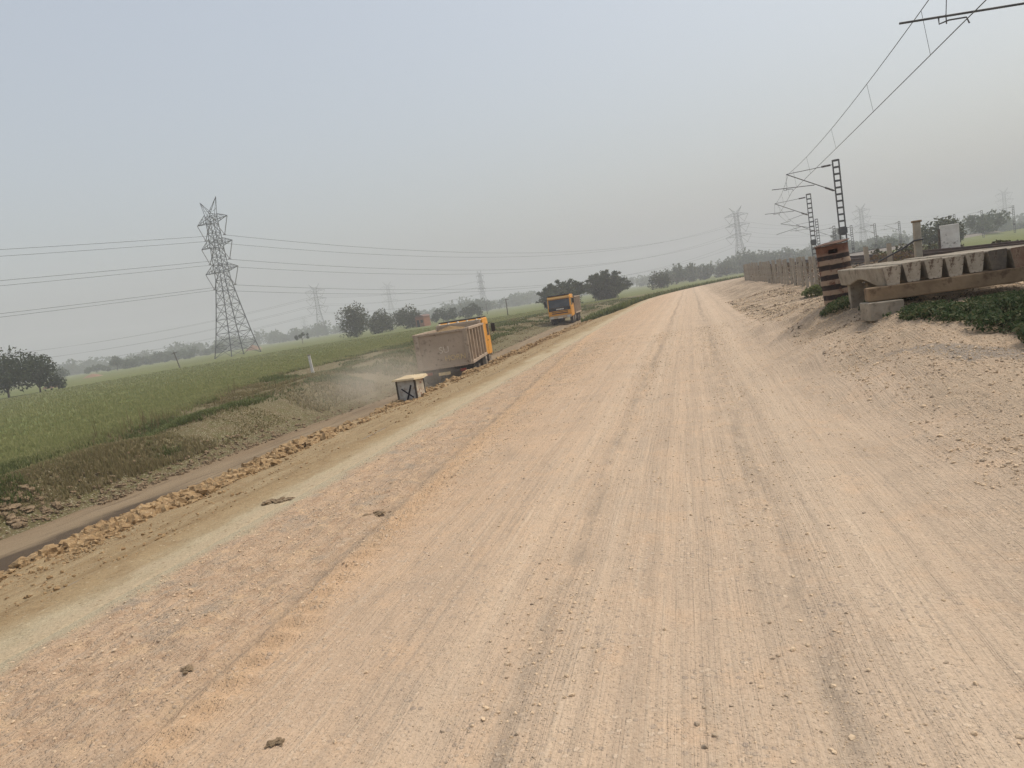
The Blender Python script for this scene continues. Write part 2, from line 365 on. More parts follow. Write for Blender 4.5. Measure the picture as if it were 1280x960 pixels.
# drum
def drum_material():
    n = NT('striped_rusty_drum'); x, y, z = n.xyz()
    ph = n.ma('FRACT', n.ma('DIVIDE', n.ma('ADD', z, n.ma('MULTIPLY', n.ma('SUBTRACT', n.noise(6, 3), .5), .03)), .19))
    dark = n.ma('MULTIPLY', n.ramp(ph, .46, .52), n.ramp(z, .95, .93))
    rust = n.mix(n.ramp(n.noise(7, 6, .7), .38, .62), (.115, .048, .03), (.18, .085, .052))
    pale = n.mix(n.ramp(n.noise(5, 6, .7), .52, .62), (.30, .215, .15), rust)
    pale = n.mix(n.ramp(z, .9, 1.0), pale, rust)
    c = n.mix(dark, pale, n.mix(n.ramp(n.noise(11, 4, .7), .5, .68), (.028, .02, .018), (.085, .045, .03)))
    n.bump(n.noise(22, 5, .7), .5, .01)
    return n.done(c, .85, 0, .25)
M['drum'] = drum_material()
M['rust_plate'] = mottled('rusty_plate', (.085, .045, .032), (.14, .08, .052), 7, .85, .4, .01)
M['shack_panel'] = mottled('weathered_grey_panel', (.47, .46, .43), (.32, .30, .27), 6, .85, .3, .01, (.24, .17, .115), 8, t3=(.56, .68))
M['shack_red'] = mottled('red_scrawled_panel', (.58, .51, .40), (.46, .40, .30), 5, .85, .3, .01, (.27, .085, .05), 8, t3=(.53, .6))
M['shack_roof'] = mottled('tan_slab_roof', (.58, .46, .29), (.50, .39, .24), 4, .85, .3, .01)
M['black_paint'] = mottled('black_brush_paint', (.012, .012, .018), (.02, .02, .028), 5, .7, 0)

# ------------------------------------------------------------------ lie of the land
def cc(y):                                                   # the road and the railway swing right together
    y = np.asarray(y, float)
    return np.where(y < 65, 0, np.where(y < 225, (np.maximum(y - 65, 0)) ** 2 / 445., 57.53 + (y - 225) * .719))

def zserv(y): return np.interp(y, [-40, 5, 20, 33, 45, 71, 100, 140, 200], [-1.3, -1.32, -1.42, -1.62, -1.5, -1.22, -1.1, -.95, -.85])
def edge_field(y): return -17.6 - 9.6 * sstep(10, 46, y) - 2.5 * sstep(46, 90, y) + 1.0 * (vnoise(np.asarray(y) * .3, np.asarray(y) * 0 + 3.3, 5) - .5)

def terrain(s, y):
    s = np.asarray(s, float); y = np.asarray(y, float); s, y = np.broadcast_arrays(s, y)
    zs = zserv(y); e = edge_field(y)
    # left of the road
    bank = np.interp(s, [-8.7, -8.25, -5.1, -4.25, -3.95], [-.78, -.74, -.085, -.035, 0.0])
    down = zs + (-.78 - zs) * sstep(-10.1, -8.7, s)
    t = np.clip((s + 12.9) / (e + 12.9), 0, 1.2)
    hum = fbm(s * .35, y * .28, 4, 3)
    verge = zs + (-.62 - zs) * sstep(0, .5, t) + (.30 * np.exp(-((t - .33) / .2) ** 2) - .22 * np.exp(-((t - .72) / .16) ** 2)) + .30 * hum * np.sin(np.pi * np.clip(t, 0, 1))
    fld = np.where(s < 0, -.62 - .25 * sstep(0, 120, e - s), 0) + .05 * fbm(s * .1, y * .1, 3, 9)
    z = np.where(s > -8.7, bank, np.where(s > -12.9, down, np.where(s > e, verge, fld)))
    # right of the road
    rise = np.interp(y, [0, 20, 31, 57, 90], [.1, .26, .30, .55, .55])
    sh = rise * sstep(1.6, 5, s) + .10 * sstep(1.5, 3, s) * (fbm(s * .9, y * .7, 4, 21) + .1) * sstep(3, 8, y)
    wob = .5 * fbm(s * .8, y * .6, 3, 23)
    u = sstep(.7, 3.1, s + wob) * (1 - sstep(4.8, 5.7, s)); v = (.58 * np.clip((y - 3.0) / 8.2, 0, 1) + .42 * sstep(7.6, 11.7, y + .5 * wob)) * (1 - sstep(15.6, 27, y))
    sh = sh + np.where(u * v > 0, (.70 - sh) * u * v, 0) + .12 * u * (1 - u) * 4 * v * fbm(s * 1.1, y * .9, 3, 25)
    rail = np.interp(s, [5.6, 6.4, 6.95, 8.9, 9.7, 11.6, 14, 30], [0, .38, .76, .76, .62, -.15, -.85, -.95])
    sh = sh + np.where(s > 5.6, rail * np.interp(y, [0, 60, 90], [1.0, .9, .75]), 0)
    z = np.where(s > .7, sh, z)
    return z

def ground(name, S, Y, m, extra=None, off=0.0):
    S = np.asarray(S, float); Y = np.asarray(Y, float)
    s, y = np.meshgrid(S, Y); z = terrain(s, y) + off
    if extra is not None: z = z + extra(s, y)
    o = grid(name, s + cc(y), y, z, m); o['kind'] = 'structure'; return o

def rows(a, b, k, mn=.0):
    out = [a]
    while out[-1] < b: out.append(out[-1] + max(mn, out[-1] * k))
    return np.array(out)

YN = np.concatenate([np.linspace(-35, 1.4, 40), rows(1.5, 260, .0085)])
YM = np.concatenate([np.linspace(-35, 1.4, 30), rows(1.5, 260, .022)])
YF = np.concatenate([np.linspace(-120, 0, 13), rows(4, 2600, .05)])

def road_extra(s, y):
    near = np.exp(-np.maximum(y - 2, 0) / 22)
    w = .35 * (vnoise(y * .12, y * 0 + .5, 2) - .5); x = s + w
    z = .010 * fbm(s * 9, y * 7, 4, 31) * near + .022 * fbm(s * 1.4, y * .6, 3, 33)
    for s0, d, q in ((-.92, -.022, .09), (.30, -.024, .1), (-.55, .014, .13), (-1.75, .010, .12), (-1.2, -.008, .1), (.75, .012, .2), (1.25, -.016, .16)):
        z = z + d * np.exp(-((x - s0) / q) ** 2)
    z = z + .0022 * np.sin(x * 41 + 2 * vnoise(y * .3, y * 0, 8)) * near * sstep(-1.8, -1.2, s) * (1 - sstep(.9, 1.6, s))
    d = s + .06 * y + 2.24; lug = np.sin(2 * np.pi * (y / .21 - 1.1 * d) + 1.5 * vnoise(y * 2, y * 0, 4))      # tractor tyre print
    z = z + (.038 * np.maximum(lug, -.25) * np.exp(-((d - .05) / .12) ** 2) * (.3 + .9 * vnoise(y * .9, y * 0, 4)) - .040 * np.exp(-((d + .17) / .06) ** 2)) * np.exp(-np.maximum(y - 3, 0) / 14)
    rough = sstep(.05, -.35, d)
    z = z + rough * near * (.036 * fbm(s * 5.5, y * 4.2, 4, 35) + .034 * np.maximum(fbm(s * 12, y * 9, 3, 37), -.2))
    rr = sstep(1.2, 2.2, s); z = z + rr * .012 * fbm(s * 5, y * 4, 4, 39)
    ed = .12 * (vnoise(y * 1.7, y * 0 + 9, 6) - .5)
    return z * sstep(-4.2, -3.75, s + ed)

ground('gravel_road', np.concatenate([np.linspace(-4.2, 1.7, 250)]), YN, M['gravel'], road_extra)
def shoulder_extra(s, y):
    n = np.exp(-np.maximum(y - 3, 0) / 30)
    return (.080 * fbm(s * 1.6, y * 1.0, 4, 40) * sstep(8, 11, y) + (.02 + .035 * sstep(7, 10, y)) * fbm(s * 2.6, y * 2.0, 4, 41) + .035 * np.abs(fbm(s * 5.5, y * 4.5, 3, 42)) + .020 * fbm(s * 11, y * 9, 3, 43)) * n * sstep(1.7, 2.2, s) + road_extra(s, y) * (1 - sstep(1.7, 2.2, s))
ground('gravel_shoulder', np.linspace(1.7, 5.7, 130), YN, M['gravel'], shoulder_extra)
ground('clay_strip', np.concatenate([np.linspace(-5.15, -4.2, 22), [-4.1, -4.0]]), YM, M['bank'], lambda s, y: .012 * fbm(s * 5, y * 3, 3, 51) * (s < -4.21) - .012 * (s > -4.21) - .06 * (s > -4.15))
ground('soil_embankment', np.linspace(-9.3, -5.15, 46), YM, M['bank'], lambda s, y: .07 * fbm(s * 2.2, y * 1.6, 4, 53) * sstep(-5.1, -5.9, s) * sstep(-9.3, -9.1, s) + .10 * np.maximum(fbm(s * 3, y * 2.2, 3, 55), 0) * np.exp(-((s + 8.5) / .5) ** 2) * sstep(-9.3, -9.1, s))
ground('service_road', np.linspace(-13.1, -9.3, 40), YM, M['service'], lambda s, y: .045 * fbm(s * 1.9, y * .8, 4, 57) * sstep(-13.1, -12.8, s) * sstep(-9.3, -9.6, s) - .05 * np.exp(-((s + 10.8) / .3) ** 2) - .04 * np.exp(-((s + 12.4) / .3) ** 2))
# the verge between the service road and the field, and the field itself, share a wandering edge
tt = np.linspace(0, 1, 60); Yv = YM
e = edge_field(Yv)[:, None]; s = -13.1 + (e + 13.1) * tt[None, :]; y = np.repeat(Yv[:, None], 60, 1)
grid('grassy_verge', s + cc(y), y, terrain(s, y) + .10 * fbm(s * 1.3, y * 1.1, 4, 61) * np.sin(np.pi * tt)[None, :], M['verge'])['kind'] = 'structure'
Yf = np.concatenate([Yv[Yv < 250], rows(260, 2600, .06)])
tf = np.concatenate([np.linspace(0, 60, 40), rows(66, 2200, .12)])
e = edge_field(Yf)[:, None]; s = e - tf[None, :]; y = np.repeat(Yf[:, None], len(tf), 1)
grid('crop_field', s + cc(y), y, terrain(s - 1e-6, y), M['field'])['kind'] = 'structure'
ground('railway_ballast', np.linspace(5.7, 11.6, 60), YM, M['ballast'], lambda s, y: .05 * fbm(s * 4, y * 4, 3, 63) * sstep(5.7, 6.6, s))
ground('field_beyond_railway', np.concatenate([np.linspace(11.6, 40, 20), rows(44, 2600, .12)]), np.concatenate([YM[::2][YM[::2] < 250], rows(260, 2600, .06)]), M['field'])
# strips beyond y = 260 of the corridor: one sheet of ground a little lower
s_, y_ = np.meshgrid(np.linspace(-32, 14, 8), rows(255, 2600, .06))
grid('ground', s_ + cc(y_), y_, s_ * 0 - .66, M['field'])['kind'] = 'structure'

def gz(x, y):
    return float(terrain(np.array([x - float(cc(y))]), np.array([float(y)]))[0])

# ------------------------------------------------------------------ loose stones, clods, grass
PHI = (1 + 5 ** .5) / 2
IV = np.array([[-1, PHI, 0], [1, PHI, 0], [-1, -PHI, 0], [1, -PHI, 0], [0, -1, PHI], [0, 1, PHI], [0, -1, -PHI], [0, 1, -PHI], [PHI, 0, -1], [PHI, 0, 1], [-PHI, 0, -1], [-PHI, 0, 1]]) / 1.902
IF = np.array([[0, 11, 5], [0, 5, 1], [0, 1, 7], [0, 7, 10], [0, 10, 11], [1, 5, 9], [5, 11, 4], [11, 10, 2], [10, 7, 6], [7, 1, 8], [3, 9, 4], [3, 4, 2], [3, 2, 6], [3, 6, 8], [3, 8, 9], [4, 9, 5], [2, 4, 11], [6, 2, 10], [8, 6, 7], [9, 8, 1]])
def subdiv(V, F):
    V = list(map(tuple, V)); mid = {}; out = []
    def m(a, b):
        k = (min(a, b), max(a, b))
        if k not in mid:
            p = np.array(V[a]) + np.array(V[b]); V.append(tuple(p / np.linalg.norm(p))); mid[k] = len(V) - 1
        return mid[k]
    for a, b, c in F:
        x, y, z = m(a, b), m(b, c), m(c, a); out += [(a, x, z), (b, y, x), (c, z, y), (x, y, z)]
    return np.array(V), np.array(out)
IV2, IF2 = subdiv(IV, IF)

def rocks(name, P, size, m, jag=.35, flat=.7, base=(IV, IF), parent=None):
    n = len(P); bv, bf = base
    V = bv[None] * (1 + jag * (RNG.random((n, len(bv), 1)) - .5) * 2)
    sc = np.stack([.7 + .6 * RNG.random(n), .7 + .6 * RNG.random(n), flat * (.7 + .6 * RNG.random(n))], -1)[:, None, :]
    V = V * sc * np.asarray(size)[:, None, None]
    a = RNG.random(n) * 6.283; ca, sa = np.cos(a)[:, None], np.sin(a)[:, None]
    V = np.stack([V[..., 0] * ca - V[..., 1] * sa, V[..., 0] * sa + V[..., 1] * ca, V[..., 2]], -1) + np.asarray(P)[:, None, :]
    F = bf[None] + (np.arange(n) * len(bv))[:, None, None]
    return np_mesh(name, V.reshape(-1, 3), F.reshape(-1, 3), m, parent)

def ylog(n, a, b): return a * np.exp(RNG.random(n) * math.log(b / a))

# pebbles over the road
n = 90000; y = ylog(n, 1.9, 24); s = RNG.random(n) * 8.6 - 4.1
k = (RNG.random(n) < .03 + .7 * np.clip(y / 12 - .3, 0, .25) + .75 * (np.exp(-((s + .92) / .25) ** 2) + np.exp(-((s - .3) / .3) ** 2) + (s < -2.3) * 1.0 + (s > 1.8) * .6) * vnoise(s * 1.2, y * .8, 71) * 1.3)
s, y = s[k], y[k]; n = len(s); sz = (.0020 + .0085 * RNG.random(n) ** 9 + .00033 * y)
z = terrain(s, y) + np.where(s < 1.7, road_extra(s, y), shoulder_extra(s, y))
tag(rocks('loose_pebbles', np.stack([s, y, z + sz * .25], -1), sz, M['pebble']), 'small loose pebbles scattered over the pinkish gravel road', 'pebbles', kind='stuff')
# coarse dark gravel spill at the right
n = 16000; y = ylog(n, 5.0, 12.5); s = 1.7 + 3.2 * RNG.random(n)
band = np.exp(-((y - (8.3 + .9 * (3.0 - s))) / .55) ** 2) * sstep(1.9, 2.7, s); k = RNG.random(n) < .05 + .6 * band
s, y = s[k], y[k]; sz = .005 + .010 * RNG.random(len(s)) ** 3
tag(rocks('grey_aggregate', np.stack([s, y, terrain(s, y) + shoulder_extra(s, y) + sz * .3], -1), sz, M['pebble']), 'grey stone aggregate spilled along the right edge of the road', 'gravel', kind='stuff')
n = 15000; y = ylog(n, 5, 40); s = 1.6 + 3.4 * RNG.random(n); k = vnoise(s * 1.5, y * 1.1, 77) + .4 * RNG.random(n) > .62; s, y = s[k], y[k]; sz = (.003 + .014 * RNG.random(len(s)) ** 8 + .0005 * y)
tag(rocks('shoulder_stones', np.stack([s + cc(y), y, terrain(s, y) + shoulder_extra(s, y) + sz * .3], -1), sz, M['pebble']), 'stones and crumbs on the rough right shoulder of the road', 'stones', kind='stuff')
n = 7000; y = ylog(n, 10.5, 40); s = 1.7 + 3.3 * RNG.random(n); k = vnoise(s * 1.3, y * .9, 78) > .56; s, y = s[k], y[k]
P = np.stack([s + cc(y), y, terrain(s, y) + shoulder_extra(s, y) + .006], -1); LITTER = P
# clods of the earth ridge
n = 11000; y = ylog(n, 4.0, 75); s = -8.5 + (.22 + .22 * vnoise(y * .5, y * 0 + 7, 74)) * RNG.standard_normal(n) + .12 * np.sin(y * .8) + .3 * (RNG.random(n) < .2) * RNG.random(n)
dens = vnoise(y * .8, y * 0 + 2, 73); k = RNG.random(n) < .10 + .9 * sstep(.3, .75, dens)
s, y, dens = s[k], y[k], dens[k]; n = len(s)
sz = (.022 + .095 * RNG.random(n) ** 4.0) * (.55 + .7 * dens)
z = terrain(s, y) + sz * .35 + .12 * dens * np.exp(-((s + 8.5) / .3) ** 2) * RNG.random(n) - .06 * np.exp(-((y - 19.5) / 1.0) ** 2)
tag(rocks('earth_clods', np.stack([s + cc(y), y, z], -1), sz, M['clod'], .42, .75, (IV2, IF2)), 'yellow brown earth clods heaped in a ridge above the service road', 'clods', kind='stuff')
# crumbs on the embankment
n = 5000; y = ylog(n, 3.2, 45); s = -8.8 + 3.8 * RNG.random(n) ** 1.8; sz = .006 + .022 * RNG.random(n) ** 5
tag(rocks('soil_crumbs', np.stack([s + cc(y), y, terrain(s, y) + sz * .4], -1), sz, M['clod']), 'crumbs of yellow soil lying on the embankment slope', 'soil crumbs', kind='stuff')
n = 14000; y = ylog(n, 3.5, 45); s = -8.45 + .42 * RNG.standard_normal(n); sz = .006 + .03 * RNG.random(n) ** 5
tag(rocks('clod_spill', np.stack([s + cc(y), y, terrain(s, y) + sz * .4], -1), sz, M['clod']), 'fine spill of yellow soil round the ridge of clods', 'soil crumbs', kind='stuff')
# rubble on the far side of the service road
n = 4200; y = ylog(n, 8, 80); s = -12.95 - .6 * np.abs(RNG.standard_normal(n)) - 1.0 * (y < 13) * RNG.random(n); big = (y < 12.5) & (s < -13.2)
k = RNG.random(n) < .35 + .65 * (vnoise(y * .4, y * 0, 75) > .5) ; s, y, big = s[k], y[k], big[k]
sz = np.where(big, .025 + .075 * RNG.random(len(s)) ** 3, .012 + .05 * RNG.random(len(s)) ** 4)
tag(rocks('earth_rubble', np.stack([s + cc(y), y, terrain(s, y) + sz * .35], -1), sz, M['rubble'], .4, .7, (IV2, IF2)), 'grey brown rubble along the far edge of the service road', 'rubble', kind='stuff')

def blades(name, P, h, w, m, lean=.35, k=3, parent=None):
    """tufts: k thin bent blades at every point"""
    n = len(P) ; P = np.repeat(np.asarray(P), k, 0); h = np.repeat(h, k) * (.6 + .7 * RNG.random(n * k)); w = np.repeat(w, k)
    a = RNG.random(n * k) * 6.283; l = lean * (.3 + RNG.random(n * k)) * h; b = RNG.random(n * k) * 6.283
    P = P + np.stack([np.cos(b), np.sin(b), b * 0], -1) * (h * .18 * RNG.random(n * k))[:, None]
    dx, dy = np.cos(a), np.sin(a); px, py = -dy * w / 2, dx * w / 2; zz = np.zeros_like(h)
    v0 = P + np.stack([px, py, zz - .03], -1); v1 = P - np.stack([px, py, zz + .03], -1)
    v2 = P + np.stack([dx * l * .35 - px * .8, dy * l * .35 - py * .8, h * .6], -1); v3 = P + np.stack([dx * l * .35 + px * .8, dy * l * .35 + py * .8, h * .6], -1)
    v4 = P + np.stack([dx * l, dy * l, h], -1)
    V = np.stack([v0, v1, v2, v3, v4], 1).reshape(-1, 3); o = (np.arange(n * k) * 5)[:, None]
    F = np.concatenate([o + np.array([[0, 1, 2]]), o + np.array([[0, 2, 3]]), o + np.array([[3, 2, 4]])], 0)
    return np_mesh(name, V, F, m, parent)

# crop along the nearer part of the field
n = 60000; y = ylog(n, 12, 150); d = 70 * RNG.random(n) ** 2.4 - 1.3 * RNG.random(n) ** 2; s = edge_field(y) - d
tag(blades('wheat_crop', np.stack([s + cc(y), y, terrain(s - 1e-6, y)], -1), .13 + .08 * vnoise(s * .4, y * .4, 81), .010 + .0008 * y, M['crop'], .6, 3), 'young green wheat standing in the field', 'crop', kind='stuff')
# verge grasses
def verge_pts(n, a, b, t0, t1, thr, seed):
    y = ylog(n, a, b); t = t0 + (t1 - t0) * RNG.random(n); e = edge_field(y); s = -13.1 + (e + 13.1) * t
    k = vnoise(s * .55, y * .42, seed) + .25 * (RNG.random(n) - .5) > thr; s, y = s[k], y[k]
    return s, y, np.stack([s + cc(y), y, terrain(s, y)], -1)
s, y, P = verge_pts(56000, 10, 120, .10, 1.0, .45, 83)
tag(blades('dry_grass', P, .04 + .20 * vnoise(s * .6, y * .6, 84) ** 2.2, .008 + .0007 * y, M['straw'], .6, 3), 'dry brown grass tufts on the verge', 'grass', kind='stuff')
s, y, P = verge_pts(44000, 10, 130, .16, 1.0, .55, 87)
tag(blades('green_weeds', P, .06 + .17 * vnoise(s * .7, y * .7, 88), .012 + .0008 * y, M['weed'], .9, 4), 'green weeds growing in patches on the verge', 'weeds', kind='stuff')
# tall straw stalks
s, y, P = verge_pts(420, 11, 34, .45, .95, .5, 91)
tag(blades('straw_stalks', P, .35 + .3 * RNG.random(len(s)), .008 + .0004 * y, M['dry_leaf'], .35, 3), 'tall pale straw stalks on the verge', 'grass', kind='stuff')
# weeds at the field boundary beyond the road bend
n = 7000; y = 60 + 110 * RNG.random(n); s = -5.2 - 3.8 * RNG.random(n)
tag(blades('bank_grass', np.stack([s + cc(y), y, terrain(s, y)], -1), .25 + .3 * RNG.random(n), .07 + .0008 * y, M['weed'], .6, 3), 'green grass along the far left edge of the gravel road', 'grass', kind='stuff')

def leaves(name, P, size, m, parent=None, up=.3, asp=1.6):
    n = len(P); size = np.broadcast_to(np.asarray(size, float), (n,))
    N = RNG.standard_normal((n, 3)); N[:, 2] = np.abs(N[:, 2]) + up; N /= np.linalg.norm(N, axis=1)[:, None]
    A = np.cross(N, RNG.standard_normal((n, 3))); A /= np.linalg.norm(A, axis=1)[:, None]; B = np.cross(N, A)
    a = A * (size * asp / 2)[:, None]; b = B * (size / 2)[:, None]
    V = np.stack([P - a, P + b * .9 - a * .1 , P + a, P - b * .9 - a * .1], 1).reshape(-1, 3)
    F = (np.arange(n) * 4)[:, None] + np.arange(4)[None]
    return np_mesh(name, V, F, m, parent)

tag(leaves('dry_litter', LITTER, .008 + .0012 * LITTER[:, 1], M['brush'], None, 1.2, 3.2), 'dry stalks and litter on the rough right shoulder', 'litter', kind='stuff')
# low creeper in front of the stacked sleepers
n = 60000; y = 7.6 + 3.75 * RNG.random(n); s = 2.5 + 3.2 * RNG.random(n)
front = 11.15 - 3.3 * (s - 2.5) + .9 * (vnoise(s * 2.2, y * 2.2, 93) - .5)
k = (y > np.maximum(front, 7.7)) & (y < 11.3) & (vnoise(s * 2.3, y * 2.3, 95) * .7 + .5 * vnoise(s * 7, y * 7, 96) + .25 * RNG.random(n) > .62); s, y = s[k], y[k]
hh = .03 + .20 * vnoise(s * 3.1, y * 3.1, 94) * (1 - .75 * sstep(10.2, 11.0, y))
tag(leaves('creeping_weeds', np.stack([s, y, terrain(s, y) + hh * RNG.random(len(s)) ** .6], -1), .016 + .024 * RNG.random(len(s)), M['creeper'], None, .15, 2.0), 'dark green creeping weeds below the stacked concrete sleepers', 'weeds', kind='stuff')
def shrub(label, x, y, w, h, n, m, size, name='weed_clump', cat='weed', group=None):
    q = RNG.random((n, 3)); a = q[:, 0] * 6.283; r = np.sqrt(q[:, 1]) * w * (.75 + .5 * vnoise(np.cos(a) * 1.7 + x, np.sin(a) * 1.7 + y, 3))
    px, py = x + r * np.cos(a), y + r * np.sin(a); top = h * np.sqrt(np.maximum(0, 1 - (r / w / 1.15) ** 2)) * (.6 + .7 * vnoise(px * 3 / w + x, py * 3 / w, 6))
    z = terrain(px - cc(py), py) + top * q[:, 2] ** .6
    return tag(leaves(name, np.stack([px, py, z], -1), size * (.6 + .8 * RNG.random(n)), m), label, cat, group)
shrub('dark green weeds at the foot of the striped drum', 2.7, 14.4, .48, .15, 2200, M['creeper'], .03)
shrub('green weeds in the shade under the raised ends of the concrete sleepers', 3.05, 13.0, .45, .24, 3400, M['creeper'], .03)
shrub('green bush growing between the fence and the ballast behind the sleepers', 5.5, 19.2, 1.0, .55, 3200, M['weed'], .07, 'roadside_bush', 'bush')
shrub('small bright green weed at the foot of the fence beside the drum', 4.35, 27.5, .7, .4, 1200, M['weed'], .07)

# ------------------------------------------------------------------ trees
def crown_pts(n, blobs, shell=.5):
    out = []
    wt = np.array([b[3] * b[4] * b[5] for b in blobs]) ** .7; wt /= wt.sum()
    for b, w in zip(blobs, wt):
        k = max(8, int(n * w)); d = RNG.standard_normal((k, 3)); d /= np.linalg.norm(d, axis=1)[:, None]
        r = 1 - shell * RNG.random(k) ** 1.6; r *= .8 + .45 * vnoise(d[:, 0] * 2.2 + b[0], d[:, 1] * 2.2 + d[:, 2] * 2 + b[1], 5)
        out.append(np.array(b[:3]) + d * r[:, None] * np.array(b[3:6]))
    return np.concatenate(out)

def tree(name, label, x, y, h, w, n, m, leaf, trunk=.25, nb=14, group=None, low=False, seed=0, lobes=1.0):
    rs = np.random.default_rng(seed + 100); t = thing(name, label, 'tree', (x, y, gz(x, y)), 0, group)
    th = h * trunk; tr = MB(); r0 = max(.08, h * .022)
    tr.tube([(0, 0, -.3), (r0 * .4, 0, th * .6), (0, r0 * .5, th + h * .15)], [r0 * 1.3, r0, r0 * .7], 7)
    blobs = []
    for i in range(nb):
        a = i * 2.399 + rs.random(); q = math.sqrt((i + .5) / nb); zz = th + (h - th) * (.25 + .55 * rs.random() * (1.15 - .6 * q) + (.12 if not low else -.12))
        br = (.24 + .16 * rs.random()) * min(w, h - th) * lobes; c = (q * (w / 2 - br * .55) * math.cos(a), q * (w / 2 - br * .55) * math.sin(a), min(zz, h - br * .75))
        blobs.append((*c, br, br, br * .8))
        if i < 9: tr.tube([(0, 0, th * .75), (c[0] * .5, c[1] * .5, (th + c[2]) * .5), c], [r0 * .55, r0 * .35, r0 * .15], 5)
    tr.build('trunk', M['bark'], t, True)
    P = crown_pts(n, blobs); zl, zh = np.percentile(P[:, 2], 1), np.percentile(P[:, 2], 98.5); z0 = th * (.9 if not low else .35)
    P[:, 2] = z0 + (P[:, 2] - zl) * (h - z0) / (zh - zl); rr = np.percentile(np.abs(P[:, :2]), 96); P[:, :2] *= w / 2 / rr
    P = P[RNG.random(len(P)) < .68]; leaves('crown', P, leaf * (.45 + .8 * RNG.random(len(P))), m, t, .2, 1.5)
    return t

tree('broad_tree', 'big dark tree cut by the left edge of the photo', -102.5, 90.4, 6.9, 7.6, 5600, M['dark_tree'], .36, .12, 16, None, seed=1)
tree('broad_tree', 'dark tree whose drooping crown leans right, beside the one at the left edge', -102.2, 95.8, 5.6, 5.6, 4400, M['dark_tree'], .34, .14, 13, None, seed=2)
tree('bushy_tree', 'low dark bush at the right foot of the leftmost trees', -101.3, 98.6, 2.0, 2.4, 700, M['dark_tree'], .34, .1, 8, None, seed=3)
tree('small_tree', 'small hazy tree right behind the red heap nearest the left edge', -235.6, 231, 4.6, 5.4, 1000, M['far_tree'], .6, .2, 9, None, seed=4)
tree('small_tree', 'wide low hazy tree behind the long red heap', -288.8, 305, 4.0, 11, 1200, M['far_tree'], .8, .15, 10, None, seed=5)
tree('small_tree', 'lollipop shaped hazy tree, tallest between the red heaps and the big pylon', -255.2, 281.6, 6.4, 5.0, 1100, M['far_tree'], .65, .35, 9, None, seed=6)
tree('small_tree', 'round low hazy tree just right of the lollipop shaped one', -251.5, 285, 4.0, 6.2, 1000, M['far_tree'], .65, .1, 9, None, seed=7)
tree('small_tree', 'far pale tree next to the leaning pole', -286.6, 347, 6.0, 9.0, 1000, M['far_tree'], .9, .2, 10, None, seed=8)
tree('umbrella_tree', 'small flat topped tree alone in the field between two pylons', -128.8, 225.8, 3.6, 4.8, 1200, M['dark_tree'], .36, .5, 9, None, seed=9, lobes=.7)
tree('round_tree', 'dense round dark tree standing alone near the middle of the field edge', -86.8, 180.2, 8.2, 6.6, 5200, M['olive_tree'], .40, .1, 20, None, True, seed=10)
tree('grove_tree', 'left tree of the wide grove beside the brick house', -87, 197.5, 6.0, 6.0, 3400, M['olive_tree'], .42, .1, 14, None, True, seed=11)
tree('grove_tree', 'right and broader tree of the wide grove beside the brick house', -80.8, 203.5, 6.0, 8.0, 4600, M['olive_tree'], .42, .1, 18, None, True, seed=12)
tree('bushy_tree', 'low bush between the round dark tree and the grove', -84.5, 189, 3.1, 3.6, 1100, M['olive_tree'], .38, .08, 8, None, True, seed=13)
tree('bushy_tree', 'dark low trees right of the brick house, behind the loaded truck', -84.8, 246, 4.2, 9.0, 2400, M['dark_tree'], .5, .1, 12, None, True, seed=14)
tree('bushy_tree', 'dark leafy tree behind the cab of the loaded truck', -75.6, 249, 4.4, 8.0, 2200, M['dark_tree'], .5, .12, 12, None, True, seed=16)
tree('small_tree', 'small compact dark tree left of where the road bends', -8.8, 229.8, 4.9, 5.8, 2200, M['dark_tree'], .45, .12, 12, None, True, seed=17)
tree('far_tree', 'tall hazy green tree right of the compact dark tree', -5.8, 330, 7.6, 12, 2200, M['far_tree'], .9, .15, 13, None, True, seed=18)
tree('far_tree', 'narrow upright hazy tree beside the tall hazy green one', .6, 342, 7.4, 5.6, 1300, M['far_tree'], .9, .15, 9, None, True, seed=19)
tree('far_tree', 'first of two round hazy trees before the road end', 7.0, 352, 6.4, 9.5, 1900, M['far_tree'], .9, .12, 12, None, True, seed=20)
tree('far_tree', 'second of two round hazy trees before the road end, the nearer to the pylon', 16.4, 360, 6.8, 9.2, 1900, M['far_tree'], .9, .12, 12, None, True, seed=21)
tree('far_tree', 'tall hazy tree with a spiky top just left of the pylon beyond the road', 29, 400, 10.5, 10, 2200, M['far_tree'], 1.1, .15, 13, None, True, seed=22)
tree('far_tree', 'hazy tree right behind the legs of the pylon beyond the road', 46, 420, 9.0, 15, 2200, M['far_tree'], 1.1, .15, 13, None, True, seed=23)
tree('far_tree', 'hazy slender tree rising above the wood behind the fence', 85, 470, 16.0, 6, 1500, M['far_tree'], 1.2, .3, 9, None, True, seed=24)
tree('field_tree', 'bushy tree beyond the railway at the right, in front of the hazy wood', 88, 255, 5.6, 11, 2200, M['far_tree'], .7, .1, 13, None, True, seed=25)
tree('field_tree', 'low spreading tree beyond the railway near the white slab', 36.6, 124.8, 4.3, 6.0, 3800, M['olive_tree'], .34, .1, 14, None, True, seed=26)
tree('field_tree', 'shrubby tree to the right of the low spreading one beyond the railway', 39.4, 127, 4.0, 2.6, 1100, M['olive_tree'], .34, .1, 10, None, True, seed=27)
tree('field_tree', 'hazy bush on the railway curve behind the far masts', 60, 262, 4.2, 12, 1800, M['far_tree'], .7, .1, 12, None, True, seed=28)

